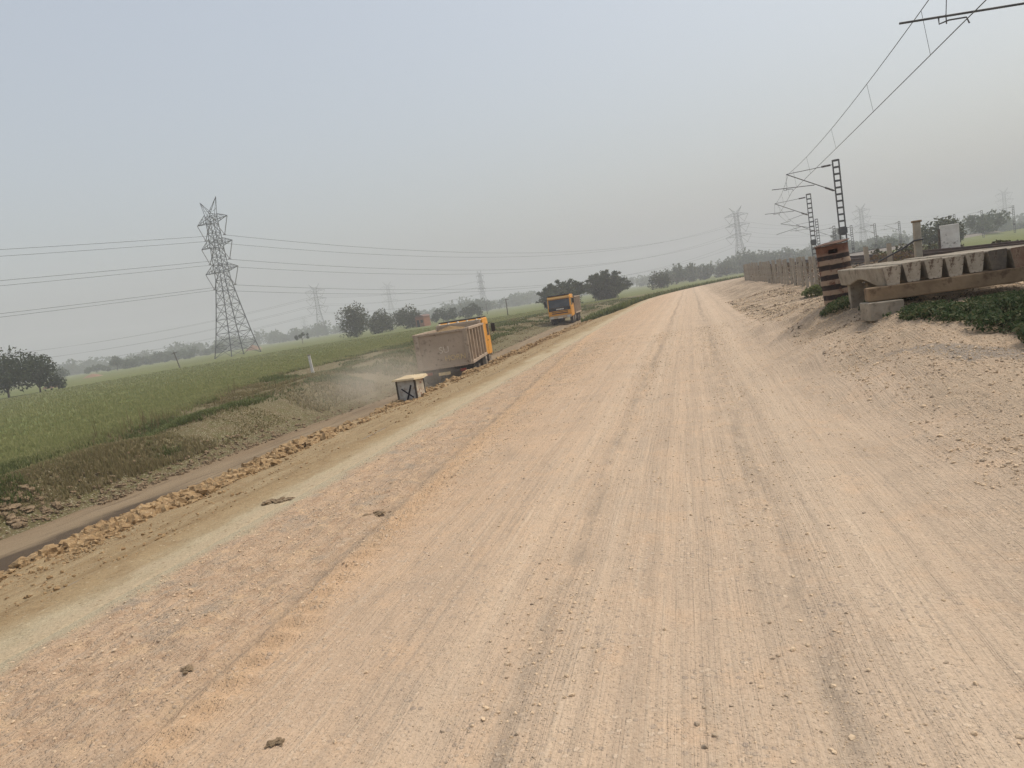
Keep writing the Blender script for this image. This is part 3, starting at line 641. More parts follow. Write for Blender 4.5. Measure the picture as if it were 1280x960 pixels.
def bamboo(label, x, y, h, w, nc, seed):
    rs = np.random.default_rng(seed); t = thing('bamboo_clump', label, 'bamboo', (x, y, gz(x, y))); c = MB(); P = []
    for i in range(nc):
        a = rs.random() * 6.283; rr = w * .13 * rs.random(); L = h * (.6 + .7 * rs.random()); out = w * .5 * math.sqrt(rs.random()); L *= 1.22 * (1.1 - .55 * (2 * out / w) ** 2)
        pts = []
        for k in range(9):
            q = k / 8.; pts.append((math.cos(a) * (rr + out * q ** 1.35), math.sin(a) * (rr + out * q ** 1.35), L * (1.25 * q - .5 * q ** 3.2)))
        c.tube(pts, [.05 * (1 - .8 * k / 8.) for k in range(9)], 4)
        for k in range(210):
            q = .03 + .97 * rs.random() ** .95; f = q * 8; i0 = min(7, int(f)); u = f - i0
            p = np.array(pts[i0]) * (1 - u) + np.array(pts[i0 + 1]) * u; sp = .75 * (1.25 - 1.08 * q)
            P.append(p + rs.standard_normal(3) * sp * np.array([1, 1, .8]) * .75)
    c.build('culms', M['bark'], t); P = np.array(P); P = P[P[:, 2] > .1]
    leaves('foliage', P, .17 + .16 * RNG.random(len(P)), M['bamboo'], t, .0, 2.6)
bamboo('loose bamboo clump with stems arching left, behind the oncoming truck', -26.6, 162.6, 4.7, 11.5, 60, 1)
bamboo('dense bamboo clump right of the loose one behind the oncoming truck', -19.4, 173.7, 5.4, 11.0, 80, 2)
bamboo('low bamboo spray at the left foot of the arching clump', -30.8, 163.5, 4.2, 5.0, 22, 3)

def palm(label, x, y, h):
    t = thing('palm_tree', label, 'palm', (x, y, gz(x, y))); b = MB().tube([(0, 0, -.2), (.1, 0, h * .5), (0, .1, h)], [.16, .12, .11], 6); b.build('trunk', M['bark'], t)
    P = []
    for i in range(16):
        a = i * 2.4; el = .9 - .1 * i
        for k in range(26):
            q = k / 25.; r = 1.5 * q; z = h + r * math.sin(el) - 1.0 * q * q
            P.append((math.cos(a) * r * math.cos(el * .7), math.sin(a) * r * math.cos(el * .7), z))
    leaves('fronds', np.array(P), .32, M['dark_tree'], t, .0, 2.0)
palm('small fan palm standing above the dark low trees behind the truck', -93.5, 285, 4.2)

# far wood: reads as one hazy mass round the horizon
def far_wood(name, label, d0, d1, a0, a1, hmin, hmax, n, per, leaf, gap=.0, seed=0):
    rs = np.random.default_rng(seed); P = []; S = []
    for i in range(n):
        a = R(a0 + (a1 - a0) * rs.random()); d = d0 + (d1 - d0) * rs.random()
        if vnoise(np.array([a * 14]), np.array([seed + .5]), 3)[0] < gap: continue
        h = (hmin + (hmax - hmin) * rs.random() ** 1.6) * (.6 + .8 * float(vnoise(np.array([a * 30.]), np.array([1.5]), seed)[0])); w = h * (.45 + .35 * rs.random())
        x, y = d * math.sin(a), d * math.cos(a); m = rs.integers(2, 5)
        blobs = [(x + w * .5 * rs.standard_normal(), y + w * .3 * rs.standard_normal(), -.9 + h * (.35 + .3 * rs.random()), w * .7, w * .7, h * .42) for _ in range(m)]
        p = crown_pts(per, blobs, .6); p = p[p[:, 2] > -1]; P.append(p)
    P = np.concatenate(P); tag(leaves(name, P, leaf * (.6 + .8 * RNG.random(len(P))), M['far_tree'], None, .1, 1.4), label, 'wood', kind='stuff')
far_wood('far_wood', 'hazy wood along the horizon', 640, 900, -52, 42, 7, 15, 520, 130, 1.9, .0, 3)
far_wood('far_grove', 'hazy line of trees in front of the far wood, left of the road end', 430, 560, -22, 1, 5, 10, 90, 150, 1.3, .42, 5)
far_wood('far_grove', 'hazy trees behind the concrete fence and the railway masts', 420, 540, 3, 14, 5, 10, 70, 170, 1.3, .1, 7)
far_wood('far_grove', 'hazy trees beyond the right hand field', 420, 540, 18, 30, 3, 6, 70, 170, 1.2, .1, 9)
far_wood('far_grove', 'pale hazy trees beyond the left field, behind the big pylon', 420, 600, -50, -24, 3, 8, 110, 120, 1.3, .4, 11)
# brownish scrub on the far side of the railway
def scrub(label, x, y, w, h, n): return shrub(label, x, y, w, h, n, M['scrub'], .16, 'dry_scrub', 'scrub')
scrub('brown dry scrub behind the rail, right of the drum', 13.8, 47, 1.9, 1.35, 2600)
scrub('brownish green scrub behind the tall concrete fence post', 14.6, 41, 1.8, 1.25, 2600)
scrub('low olive scrub beyond the rail between the drum and the masts', 14.5, 58, 2.2, 1.6, 2600)
scrub('dry scrub along the railway left of the white slab', 14.2, 36, 1.4, .9, 1800)

def heap(label, x, y, w, h):
    k = 26; a = np.linspace(0, 2 * np.pi, k, endpoint=False); rr = np.linspace(0, 1, 9); V = []
    for r in rr:
        for q in a: V.append((w / 2 * r * math.cos(q), w / 2.6 * r * math.sin(q), h * (1 - r ** 1.4) * (1 + .35 * float(fbm(np.array([math.cos(q) * r * 2.3 + x]), np.array([math.sin(q) * r * 2.3]), 3, 5)[0])) - .3 * r))
    f = [(i * k + j, i * k + (j + 1) % k, (i + 1) * k + (j + 1) % k, (i + 1) * k + j) for i in range(8) for j in range(k)]
    b = MB(); b.add(V, f); return tag(b.build('earth_heap', M['red_earth'], None, True, 0, (x, y, gz(x, y))), label, 'heap')
heap('small red earth heap right of the leftmost trees', -122.6, 117.8, 4.8, 1.25)
heap('long low red earth heap further off near the left edge', -180, 188, 8.0, 1.0)
heap('red earth heap at the foot of the big pylon', -180.7, 276, 8.5, 2.1)

# ------------------------------------------------------------------ brick house by the grove
h = thing('brick_house', 'small red brick house among the dark trees', 'house', (-73.8, 196.6, gz(-73.8, 196.6)), R(-12))
MB().box((0, 0, 1.4), (2.7, 3.4, 2.8)).build('wall', M['brick'], h)
MB().prism([(-1.55, 2.8), (1.55, 2.8), (.8, 3.3), (-.8, 3.3)], 'y', -1.9, 1.9).build('roof', M['roof_tin'], h)
MB().box((-.6, -1.71, 1.0), (.9, .06, 1.95)).build('door', M['dark_void'], h)
MB().box((.65, -1.71, 1.5), (.8, .06, .8)).build('window', M['dark_void'], h)

# ------------------------------------------------------------------ pylons
def make_pylon():
    """44 m double circuit lattice tower, arms along local x"""
    t = thing('lattice_pylon', 'large lattice pylon nearest the camera, in the left field', 'pylon', group='lattice pylons of the power lines')
    zs = [0, 3.2, 6.6, 10.4, 14.4, 18.2, 21.2, 23.4, 25.4, 27.6, 29.8, 31.8, 34.2, 36.6, 38.6]
    def hw(z): return 4.5 + (1.45 - 4.5) * (z / 21.2) ** .85 if z < 21.2 else 1.45 - .35 * (z - 21.2) / 17.4
    b = MB()
    def corner(i, z): w = hw(z); return ((-w, w, w, -w)[i], (-w, -w, w, w)[i], z)
    for i in range(4):
        for k in range(len(zs) - 1): b.bar(corner(i, zs[k]), corner(i, zs[k + 1]), .20 if zs[k] < 21 else .15)
    for k in range(len(zs) - 1):
        for i in range(4):
            j = (i + 1) % 4; A, B, C, D = corner(i, zs[k]), corner(j, zs[k]), corner(i, zs[k + 1]), corner(j, zs[k + 1])
            b.bar(A, D, .09); b.bar(B, C, .09); b.bar(C, D, .10)
            if k < 5:                                          # redundant members of the tall panels
                m = tuple((p + q + r_ + s_) / 4 for p, q, r_, s_ in zip(A, B, C, D)); b.bar(tuple((p + q) / 2 for p, q in zip(A, C)), m, .06); b.bar(tuple((p + q) / 2 for p, q in zip(B, D)), m, .06)
    b.build('tower_body', M['steel'], t)
    for zz, L in ((23.4, 8.6), (30.4, 8.2), (37.0, 8.0)):
        for sg in (-1, 1):
            a = MB(); w = hw(zz); tip = (sg * L, 0, zz + .4)
            for yy in (-1, 1):
                a.bar((sg * w, yy * w, zz), tip, .13); a.bar((sg * w, yy * w, zz + 2.3), tip, .11)
                for q in (.3, .6):
                    P = [sg * (w + (L - w) * q), yy * w * (1 - q), zz + .4 * q]; Q = [P[0], P[1], zz + 2.3 - 1.9 * q]; a.bar(P, Q, .07)
                    a.bar(P, [sg * (w + (L - w) * (q - .3)), yy * w * (1 - q + .3), zz + 2.3 - 1.9 * (q - .3)], .07)
            for q in (.25, .5, .75): a.bar((sg * (w + (L - w) * q), -w * (1 - q), zz + .3 * q), (sg * (w + (L - w) * q), w * (1 - q), zz + .3 * q), .07)
            a.build('cross_arm', M['steel'], t)
            i_ = MB(); mid = (sg * (L + w) / 2 + sg * .5, 0, zz - 4.2)
            for st in (tip, (sg * (w + .3), 0, zz)):
                i_.tube([st, mid], .10, 6)
            i_.box(mid, (.35, .7, .18)); i_.build('insulator_string', M['insul_glass'], t)
    for sg in (-1, 1):
        p = MB(); w = hw(38.6); tip = (sg * 4.3, 0, 43.2)
        for yy in (-1, 1): p.bar((sg * w, yy * w, 38.6), tip, .11); p.bar((-sg * w * .2, yy * w, 38.6), tip, .09); p.bar((sg * (w + .4 * (4.3 - w)), yy * w * .6, 40.4), (sg * (w * .3), yy * w * .5, 40.0), .07)
        p.build('earth_wire_peak', M['steel'], t)
    return t
ATT = [(sg * ((L + 1.4) / 2 + .5), zz - 4.35) for zz, L in ((37.0, 8.0), (30.4, 8.2), (23.4, 8.6)) for sg in (-1, 1)] + [(-4.3, 43.2), (4.3, 43.2)]
LEVEL = ['upper', 'upper', 'middle', 'middle', 'lower', 'lower', 'earth', 'earth']

PYL = {}
def place(key, o, x, y, rz, sc, label, z=-.85):
    o.location = (x, y, z); o.rotation_euler = (0, 0, rz); o.scale = (sc, sc, sc); o['label'] = label; PYL[key] = (x, y, z, rz, sc)
pyl = make_pylon()
la = math.atan2(36.0 - -123.5, 518 - 181.5)                   # heading of the main line
place('A', pyl, -124.2, 181.7, -la, 1.0, 'large lattice pylon nearest the camera, in the left field')
place('B', copy_tree(pyl), 34.4, 517.9, -la + .05, 1.0, 'lattice pylon beyond the end of the gravel road')
place('C', copy_tree(pyl), -283.3, 529, R(35), .96, 'hazy lattice pylon right of the big one, left of the round dark tree')
place('D', copy_tree(pyl), -387.6, 921.8, R(40), 1.32, 'very faint far pylon above the wide grove')
place('E', copy_tree(pyl), -176.1, 625.7, R(75), .82, 'slender hazy pylon left of the bamboo, seen along its arms')
place('F', copy_tree(pyl), 143.1, 675, R(-32), .92, 'faint pylon with forked top behind the railway masts')
place('G', copy_tree(pyl), 361.9, 985.7, R(-30), 1.1, 'faintest pylon far off at the right edge')
place('I', copy_tree(pyl), -539, 959, R(35), .72, 'ghostly tiny pylon just left of the one near the round dark tree')

def att(key, i):
    x, y, z, rz, sc = PYL[key] if isinstance(key, str) else key; a, h_ = ATT[i]
    return (x + math.cos(rz) * a * sc, y + math.sin(rz) * a * sc, z + h_ * sc)
def conductors(k0, k1, sag, where, idx, twin=False, r=.05):
    for i in idx:
        a, b = att(k0, i), att(k1, i); m = MB()
        for dz in ((-.22, .22) if twin else (0,)):
            pts = []
            for q in range(33):
                u = q / 32.; pts.append((a[0] + (b[0] - a[0]) * u, a[1] + (b[1] - a[1]) * u, a[2] + (b[2] - a[2]) * u - 4 * sag * u * (1 - u) + dz))
            m.tube(pts, r, 4, False)
        side = 'left' if ATT[i][0] < 0 else 'right'
        lab = '%s conductor on the %s arms, %s' % (LEVEL[i], side, where) if i < 6 else 'earth wire on the %s peak, %s' % (side, where)
        tag(m.build('power_conductor', M['conductor'], None), lab, 'power line', 'conductors strung between the pylons')
dx, dy = math.sin(la), math.cos(la)
OFF_A = (-124.2 - 340 * dx, 181.7 - 340 * dy, -.85, -la, 1.0)
conductors('A', 'B', 11.5, 'from the big pylon to the one beyond the road', range(6))
conductors('A', OFF_A, 3.5, 'from the big pylon out of the left edge', range(6))
conductors('B', 'F', 6.0, 'between the two pylons right of the road end', range(6), r=.05)
conductors('C', (-620, 430, -.85, R(35), .96), 9.0, 'from the hazy pylon to the left edge', range(6), r=.09)
conductors('F', 'G', 9.0, 'between the two faint pylons at the right', range(6), r=.05)
conductors('C', 'E', 4.0, 'between the hazy pylons behind the loaded truck', range(6), r=.07)

# small poles in the fields
def pole(label, x, y, h, lean):
    t = thing('utility_pole', label, 'pole', (x, y, gz(x, y)), .5); t.rotation_euler = (0, lean, .3)
    MB().tube([(0, 0, -.2), (0, 0, h)], [.12, .09], 7).build('pole_shaft', M['bark'], t)
    MB().box((0, 0, h - .25), (1.2, .1, .1)).build('cross_arm', M['bark'], t); return t
pole('leaning wooden pole in the field left of the big pylon', -99.2, 125.5, 3.3, R(-10))
pole('small pole in the field at the foot of the slender pylon', -80.6, 289, 4.2, 0)
pole('thin pole at the field edge left of the oncoming truck', -37.5, 150, 3.6, R(1))

t = thing('marker_post', 'pale concrete marker post leaning at the field edge left of the loaded truck', 'post', (-21.6, 38.4, gz(-21.6, 38.4) - .05), .4); t.rotation_euler = (0, R(-2.5), .4)
MB().box((0, 0, .68), (.17, .17, 1.4), 0, .85).build('post_shaft', M['slab'], t, bevel=.015); MB().box((0, 0, 1.40), (.20, .20, .06)).build('post_cap', M['concrete'], t, bevel=.01)

# ------------------------------------------------------------------ railway
t = thing('railway_track', 'rusty railway track on grey ballast right of the road', 'railway', (0, 0, 0))
prof = [(-.07, 0), (.07, 0), (.07, .015), (.012, .035), (.012, .12), (.035, .13), (.035, .165), (-.035, .165), (-.035, .13), (-.012, .12), (-.012, .035), (-.07, .015)]
for s0 in (6.95, 8.63):
    V = []; F = []; ys = np.concatenate([np.linspace(-20, 60, 25), np.linspace(63, 250, 60)]); kk = len(prof)
    for y in ys:
        x = s0 + float(cc(y)); z = gz(x, y) + .045
        V += [(x + p, y, z + q) for p, q in prof]
    F = [(i * kk + j, i * kk + (j + 1) % kk, (i + 1) * kk + (j + 1) % kk, (i + 1) * kk + j) for i in range(len(ys) - 1) for j in range(kk)]
    MB().add(V, F).build('rail', M['rail'], t)
# ballast stones along the track
n = 9000; y = ylog(n, 12, 60); s = 5.9 + 3.6 * RNG.random(n); sz = .02 + .03 * RNG.random(n)
tag(rocks('ballast_stones', np.stack([s, y, terrain(s, y) + sz * .3], -1), sz, M['pebble']), 'loose grey ballast stones along the railway track', 'ballast', kind='stuff')

ZR = 1.05                                                    # rail foot level near the masts
def ring_insul(b, p, q, r=.075, k=7):
    p, q = Vector(p), Vector(q)
    for i in range(k): c = p.lerp(q, (i + .5) / k); d = (q - p) / k * .3; b.tube([c - d, c + d], [r, r * .6], 8)
    b.tube([p, q], r * .45, 6)
def make_mast():
    """lattice mast at the origin, cantilever towards -x over the track; z = 0 at the mast foot"""
    t = thing('overhead_line_mast', 'nearest whole overhead line mast, behind the drum', 'mast', group='overhead line masts along the railway')
    b = MB()
    for sx in (-.2, .2): b.box((sx, 0, 3.6), (.07, .16, 7.3))
    for k in range(16): b.box((0, -.085, .3 + k * .46), (.36, .012, .12)); b.box((0, .085, .3 + k * .46), (.36, .012, .12))
    b.build('mast_upright', M['steel_dark'], t)
    MB().box((0, 0, 2.4), (.56, .3, .4)).build('number_plate_bracket', M['steel_dark'], t)
    a = MB(); M0 = (-3.25, 0, 6.86); a.tube([(-.2, 0, 6.95), M0], .022, 6); a.tube([(-.2, 0, 5.15), M0], .032, 6)
    a.tube([(-1.5, 0, 5.8), (-4.3, 0, 5.98)], .026, 6); a.tube([M0, (-3.35, 0, 5.92)], .010, 5)
    a.build('cantilever', M['steel_dark'], t)
    s_ = MB(); s_.tube([(-3.5, 0, 5.93), (-3.5, 0, 5.78), (-3.3, 0, 5.82), (-2.95, 0, 5.80), (-2.9, 0, 5.66)], .018, 6); s_.tube([(-3.35, 0, 5.95), (-3.35, 0, 5.75)], .014, 5); s_.build('steady_arm', M['steel_dark'], t)
    for p, q in (((-.35, 0, 6.945), (-.95, 0, 6.93)), ((-.3, 0, 5.20), (-.85, 0, 5.51))):
        i_ = MB(); ring_insul(i_, p, q, .09); i_.build('insulator', M['insul'], t)
    return t
mast = make_mast()
def put_mast(o, x, y, label, rz=0.0, z=None):
    o.location = (x, y, (gz(x, y) - .05) if z is None else z); o.rotation_euler = (0, 0, rz); o['label'] = label
put_mast(mast, 10.6, 56, 'nearest whole overhead line mast, right behind the striped drum', 0, .72)
mq = copy_tree(mast); put_mast(mq, 9.55, 19.2, 'overhead line mast at the top right corner, only its bracket in view', 0, .52)
m2 = copy_tree(mast); put_mast(m2, 12.5, 81, 'second overhead line mast with two brackets, left of the nearest whole one', R(-4), .72)
x_ = MB(); x_.tube([(-.2, 0, 3.9), (-2.9, 0, 4.75)], .024, 6); x_.tube([(-.9, 0, 4.15), (-3.4, 0, 3.75)], .020, 6); x_.tube([(-1.9, 0, 4.9), (-2.9, 0, 4.75)], .018, 6); x_.tube([(-.2, 0, 5.4), (-2.2, 0, 5.0)], .018, 6); x_.build('lower_cantilever', M['steel_dark'], m2)
farm = [(21.7, 135.3, 'third mast along the track, left of the second bracketed one\'s height and half as tall'), (28.1, 156.5, 'small mast just left of the drum top, between two taller masts'),
        (34.0, 170.7, 'small mast right above the right rim of the drum'), (41.6, 184.4, 'small mast right of the faint forked pylon'),
        (49.8, 196.8, 'small mast left of the tall concrete fence post'), (67.6, 215.7, 'far mast rising above the low spreading tree beyond the railway'),
        (75.2, 219.5, 'far mast in the right field, left of the last one'), (84.4, 224.7, 'last far mast at the right, next to the faintest pylon')]
farm[0] = (21.7, 135.3, 'slim mast between the two nearest bracketed masts, the first of the small far ones')
for x, y, lb in farm: put_mast(copy_tree(mast), x, y, lb, -math.atan(max(0, (y - 65)) * 2 / 445.), -.25 + .9 * (y < 150))

t = thing('overhead_line', 'overhead contact line with droppers above the railway track', 'overhead wire')
def wpath(pts, r, name):
    MB().tube(pts, r, 5, False).build(name, M['wire'], t)
def bez(a, b, sag, n=14): return [(a[0] + (b[0] - a[0]) * i / n, a[1] + (b[1] - a[1]) * i / n, a[2] + (b[2] - a[2]) * i / n - 4 * sag * (i / n) * (1 - i / n)) for i in range(n + 1)]
sup = [(5.4, -18, 6.1, 7.25), (6.42, 19.2, 6.14, 7.32), (7.62, 56, 6.36, 7.58), (9.5, 81, 6.4, 7.6)]
def masthead(x, y, z, rz): return x + math.cos(rz) * -3.0, y + math.sin(rz) * -3.0, z
for x, y, lb in farm[:6]:
    rz = -math.atan(max(0, (y - 65)) * 2 / 445.); hx, hy, _ = masthead(x, y, 0, rz); z0 = -.25 + .9 * (y < 150); sup.append((hx, hy, z0 + 5.66, z0 + 6.86))
cw, mw = [], []
for a, b in zip(sup[:-1], sup[1:]):
    L = b[1] - a[1]; c_ = bez((a[0], a[1], a[2]), (b[0], b[1], b[2]), .02); m_ = bez((a[0] - .12, a[1], a[3]), (b[0] - .12, b[1], b[3]), .35 * min(1, L / 37))
    cw += c_[:-1]; mw += m_[:-1]
    if b[1] < 90:
        for q in (.06, .25, .47, .72, .92) if a[1] > 0 and L > 30 else (.15, .5, .85):
            k = q * 14; i0 = int(k); u = k - i0; P = [c_[i0][j] * (1 - u) + c_[i0 + 1][j] * u for j in range(3)]; Q = [m_[i0][j] * (1 - u) + m_[i0 + 1][j] * u for j in range(3)]
            MB().tube([P, Q], .006, 4, False).build('dropper', M['wire'], t)
wpath(cw, .012, 'contact_wire'); wpath(mw, .011, 'messenger_wire')

# white slab beyond the track
t = thing('concrete_slab', 'whitish upright concrete slab standing beyond the rail', 'slab', (9.30, 30.4, .52), R(-8)); t.rotation_euler = (0, R(1), R(-8))
MB().box((0, 0, .75), (.62, .16, 1.5)).build('slab_face', M['slab'], t, bevel=.02); MB().box((-.335, .01, .70), (.05, .2, 1.38)).build('slab_edge_rib', M['concrete_dark'], t, bevel=.008)

# concrete fence between road and railway
t = thing('concrete_fence', 'weathered fence of short concrete posts and wire between road and railway', 'fence', (0, 0, 0))
fy = [22.2, 24.4, 26.8, 28.9, 30.6] + [31.9 + 1.12 * i for i in range(34)]
fx = lambda y: float(np.interp(y, [20, 31, 57, 70], [5.35, 5.1, 4.55, 4.7]) + cc(y))
for i, y in enumerate(fy):
    x = fx(y); z0 = gz(x, y); zt = np.interp(y, [22, 31, 57, 70], [1.68, 1.66, 1.90, 1.92]) + .09 * (random.random() - .5)
    b = MB(); b.box((0, 0, (zt - z0) / 2 - .1), (.13, .13, zt - z0 + .2), 0, .86); o = b.build('fence_post', M['post'], t, loc=(x, y, z0)); o.rotation_euler = (R(random.uniform(-3, 3)), R(random.uniform(-2.5, 2.5)), random.uniform(-.2, .2))
for k in range(4):
    MB().tube([(fx(y), y, gz(fx(y), y) + .28 + .32 * k + .02 * math.sin(y)) for y in fy], .006, 4, False).build('fence_wire', M['wire'], t)
n = 10000; y = 20.5 + 50 * RNG.random(n); hgt = 1.1 * RNG.random(n) ** 1.3; x = np.interp(y, [20, 31, 57, 70], [5.35, 5.1, 4.55, 4.7]) + cc(y) + .22 + .10 * RNG.standard_normal(n)
k = vnoise(y * 1.6, hgt * 2, 99) + .3 * (RNG.random(n) - .5) > .50; x, y, hgt = x[k], y[k], hgt[k]
tag(leaves('dry_creeper', np.stack([x, y, terrain(x - cc(y), y) + hgt], -1), .05 + .05 * RNG.random(len(x)), M['brush'], None, .0), 'dry brown creeper overgrowing the concrete fence', 'creeper', kind='stuff')

t = thing('tall_post', 'tall grey concrete post with a broken wire strand, behind the stacked sleepers', 'post', (5.45, 20.2, gz(5.45, 20.2))); t.rotation_euler = (0, R(1.5), 0)
zt = 2.06 - gz(5.45, 20.2)
MB().box((0, 0, zt / 2 - .1), (.165, .16, zt + .2), 0, .92).build('post_shaft', M['post'], t, bevel=.02); MB().box((0, 0, zt + .02), (.20, .18, .05)).build('post_cap', M['concrete_brown'], t, bevel=.01)
MB().tube([(.1, -.09, zt - .42), (-.1, -.1, zt - .44), (-.35, .05, zt - .60), (-.8, .5, zt - .85)], .022, 6).build('wire_strand', M['wire'], t)

# ------------------------------------------------------------------ striped drum
dz = gz(2.86, 15.35)
t = thing('striped_drum', 'rusty striped drum with a bent lid at the roadside', 'drum', (2.73, 15.35, min(.66, gz(2.73, 15.1) - .02)), R(-14)); t.rotation_euler = (R(1), R(-2.5), R(-14))
rad = .285; prof = []
for z in np.linspace(0, 1.12, 29): prof.append(z)
V = []; F = []; kk = 32
for i, z in enumerate(prof):
    rr = rad + (.012 if i in (9, 10, 19, 20) else 0) + (.006 if i == 28 else 0)
    for j in range(kk):
        a = 2 * math.pi * j / kk; q = 1 + .014 * math.sin(a * 3 + z * 4); V.append((rr * q * math.cos(a), rr * q * math.sin(a), z))
for i in range(28):
    for j in range(kk):
        am = 2 * math.pi * (j + .5) / kk
        if i in (24, 25) and j in (23, 24, 25): continue         # the square hole near the top
        F.append((i * kk + j, i * kk + (j + 1) % kk, (i + 1) * kk + (j + 1) % kk, (i + 1) * kk + j))
b = MB(); b.add(V, F); o = b.build('drum_wall', M['drum'], t, True); so = o.modifiers.new('thickness', 'SOLIDIFY'); so.thickness = .006
V = []; F = []
for r in (0, .12, .22, .30, .325):
    for j in range(kk):
        a = 2 * math.pi * j / kk; V.append((r * math.cos(a), r * math.sin(a), 1.125 + .05 * (1 - (r / .325) ** 2) + .045 * max(0, math.cos(a)) ** 3 * (r / .325) ** 2 + .012 * math.sin(3 * a) * r))
F = [(i * kk + j, i * kk + (j + 1) % kk, (i + 1) * kk + (j + 1) % kk, (i + 1) * kk + j) for i in range(4) for j in range(kk)]
b = MB(); b.add(V, F); o = b.build('drum_lid', M['rust_plate'], t, True); so = o.modifiers.new('thickness', 'SOLIDIFY'); so.thickness = .012
MB().lathe([(.27, .01), (.27, .03)], k=24).build('drum_bottom', M['rust_plate'], t)

# ------------------------------------------------------------------ stack of concrete sleepers
def sleeper_mesh(m_end):
    L = 2.62; st = [(0, 1), (.02, 1), (.55, 1), (.85, .82), (1.1, .68), (1.31, .64), (1.52, .68), (1.77, .82), (2.07, 1), (2.6, 1), (2.62, 1)]
    V = []
    for yy, q in st:
        hgt = .275 * q; wt, wb = .119, .119 - .036 * q; c = .014
        V += [(-wb + c, yy, -hgt), (wb - c, yy, -hgt), (wb, yy, -hgt + c), (wt, yy, -c), (wt - c, yy, 0), (-wt + c, yy, 0), (-wt, yy, -c), (-wb, yy, -hgt + c)]
    F = [tuple(range(8))[::-1]] + [(i * 8 + j, i * 8 + (j + 1) % 8, (i + 1) * 8 + (j + 1) % 8, (i + 1) * 8 + j) for i in range(len(st) - 1) for j in range(8)] + [tuple((len(st) - 1) * 8 + j for j in range(8))]
    me = bpy.data.meshes.new('concrete_sleeper'); me.from_pydata(V, [], F); me.materials.append(M['concrete']); me.materials.append(m_end)
    me.polygons[0].material_index = 1; me.polygons[len(me.polygons) - 1].material_index = 1
    return me
SL = [('leftmost upturned concrete sleeper of the row, its arched long side showing', 'concrete_end'), ('second upturned concrete sleeper from the left, pitted end', 'concrete_end'),
      ('third upturned concrete sleeper from the left, end with a dark stain', 'concrete_end'), ('fourth upturned concrete sleeper from the left, reddish brown pits', 'concrete_end'),
      ('fifth upturned concrete sleeper from the left, pale chipped end', 'concrete_end'), ('sooty dark ended concrete sleeper, sixth from the left', 'concrete_dark'),
      ('rust red ended concrete sleeper right of the sooty one', 'concrete_rust'), ('concrete sleeper at the right edge beyond the rust red one', 'concrete_dark')]
meshes = {}
for i, (lb, mm) in enumerate(SL):
    if mm not in meshes: meshes[mm] = sleeper_mesh(M[mm])
    o = bpy.data.objects.new('concrete_sleeper', meshes[mm]); COL.objects.link(o)
    o.location = (2.765 + .265 * i, 11.5 + random.uniform(-.03, .03), 1.325 + random.uniform(-.014, .010)); o.rotation_euler = (0, R(random.uniform(-1.5, 1.5)), R(2.4 + random.uniform(-.5, .5)))
    tag(o, lb, 'sleeper', 'upturned concrete sleepers stacked in a row')
tag(MB().box((0, 0, 0), (2.9, .26, .20)).build('concrete_beam', M['concrete_brown'], None, bevel=.018, loc=(3.86, 11.56, .945)), 'long brown concrete beam carrying the near ends of the sleepers', 'beam')
bpy.context.view_layer.objects.active = None
tag(MB().box((0, 0, 0), (.24, .2, .56)).build('support_block', M['concrete'], None, bevel=.012, loc=(2.76, 13.95, .765)), 'upright concrete block under the far end of the leftmost sleeper', 'block')
tag(MB().box((0, 0, 0), (2.2, .22, .36)).build('concrete_beam', M['concrete'], None, bevel=.012, loc=(3.98, 13.75, .865)), 'concrete beam in shade under the far ends of the sleepers', 'beam')
o = tag(MB().box((0, 0, 0), (.46, .42, .26)).build('concrete_block', M['concrete'], None, bevel=.015, loc=(2.58, 11.5, .71)), 'flat broken concrete block lying under the left end of the long beam', 'block'); o.rotation_euler = (R(0), R(1), R(7))

# ------------------------------------------------------------------ little grey cabin with the black X
t = thing('marked_box', 'small grey roadside box with a black painted X and a tan slab roof', 'box', (-8.28, 20.15, -.90), R(-6))
MB().box((0, -.01, .42), (.58, .55, .72)).build('box_body', M['shack_panel'], t, bevel=.012)
for sx in (-.29, .29):
    for sy in (-.27, .25): MB().box((0, 0, 0), (.05, .05, 1.0)).build('leg', M['chassis'], t, bevel=.006, loc=(sx * 1.03, sy * 1.03, .30))
MB().box((.3065, 0, .38), (.012, .47, .78)).build('side_panel', M['shack_red'], t)
V = [(-.40, -.38, .79), (.36, -.40, .79), (.42, .05, .765), (.40, .42, .80), (-.38, .42, .80), (-.43, 0, .78)]
Vt = [(-.38, -.36, .84), (.34, -.38, .84), (.40, .05, .82), (.36, .40, .87), (-.30, .38, .88), (-.40, 0, .84)]
b = MB(); b.add(V + Vt + [(0, 0, .905)], [(5, 4, 3, 2, 1, 0)] + [(i, (i + 1) % 6, (i + 1) % 6 + 6, i + 6) for i in range(6)] + [(i + 6, (i + 1) % 6 + 6, 12) for i in range(6)]); b.build('slab_roof', M['shack_roof'], t)
x_ = MB(); y0 = -.292
def stroke(p, q, w):
    d = Vector((q[0] - p[0], 0, q[1] - p[1])).normalized(); nrm = Vector((-d.z, 0, d.x)) * w / 2
    x_.add([(p[0] - nrm.x, y0, p[1] - nrm.z), (q[0] - nrm.x, y0, q[1] - nrm.z), (q[0] + nrm.x, y0, q[1] + nrm.z), (p[0] + nrm.x, y0, p[1] + nrm.z),
            (p[0] - nrm.x, y0 + .005, p[1] - nrm.z), (q[0] - nrm.x, y0 + .005, q[1] - nrm.z), (q[0] + nrm.x, y0 + .005, q[1] + nrm.z), (p[0] + nrm.x, y0 + .005, p[1] + nrm.z)],
           [(0, 1, 2, 3), (7, 6, 5, 4), (0, 4, 5, 1), (1, 5, 6, 2), (2, 6, 7, 3), (3, 7, 4, 0)])
stroke((-.16, .55), (.20, .27), .045); y0 = -.298; stroke((.17, .64), (-.02, .20), .055)
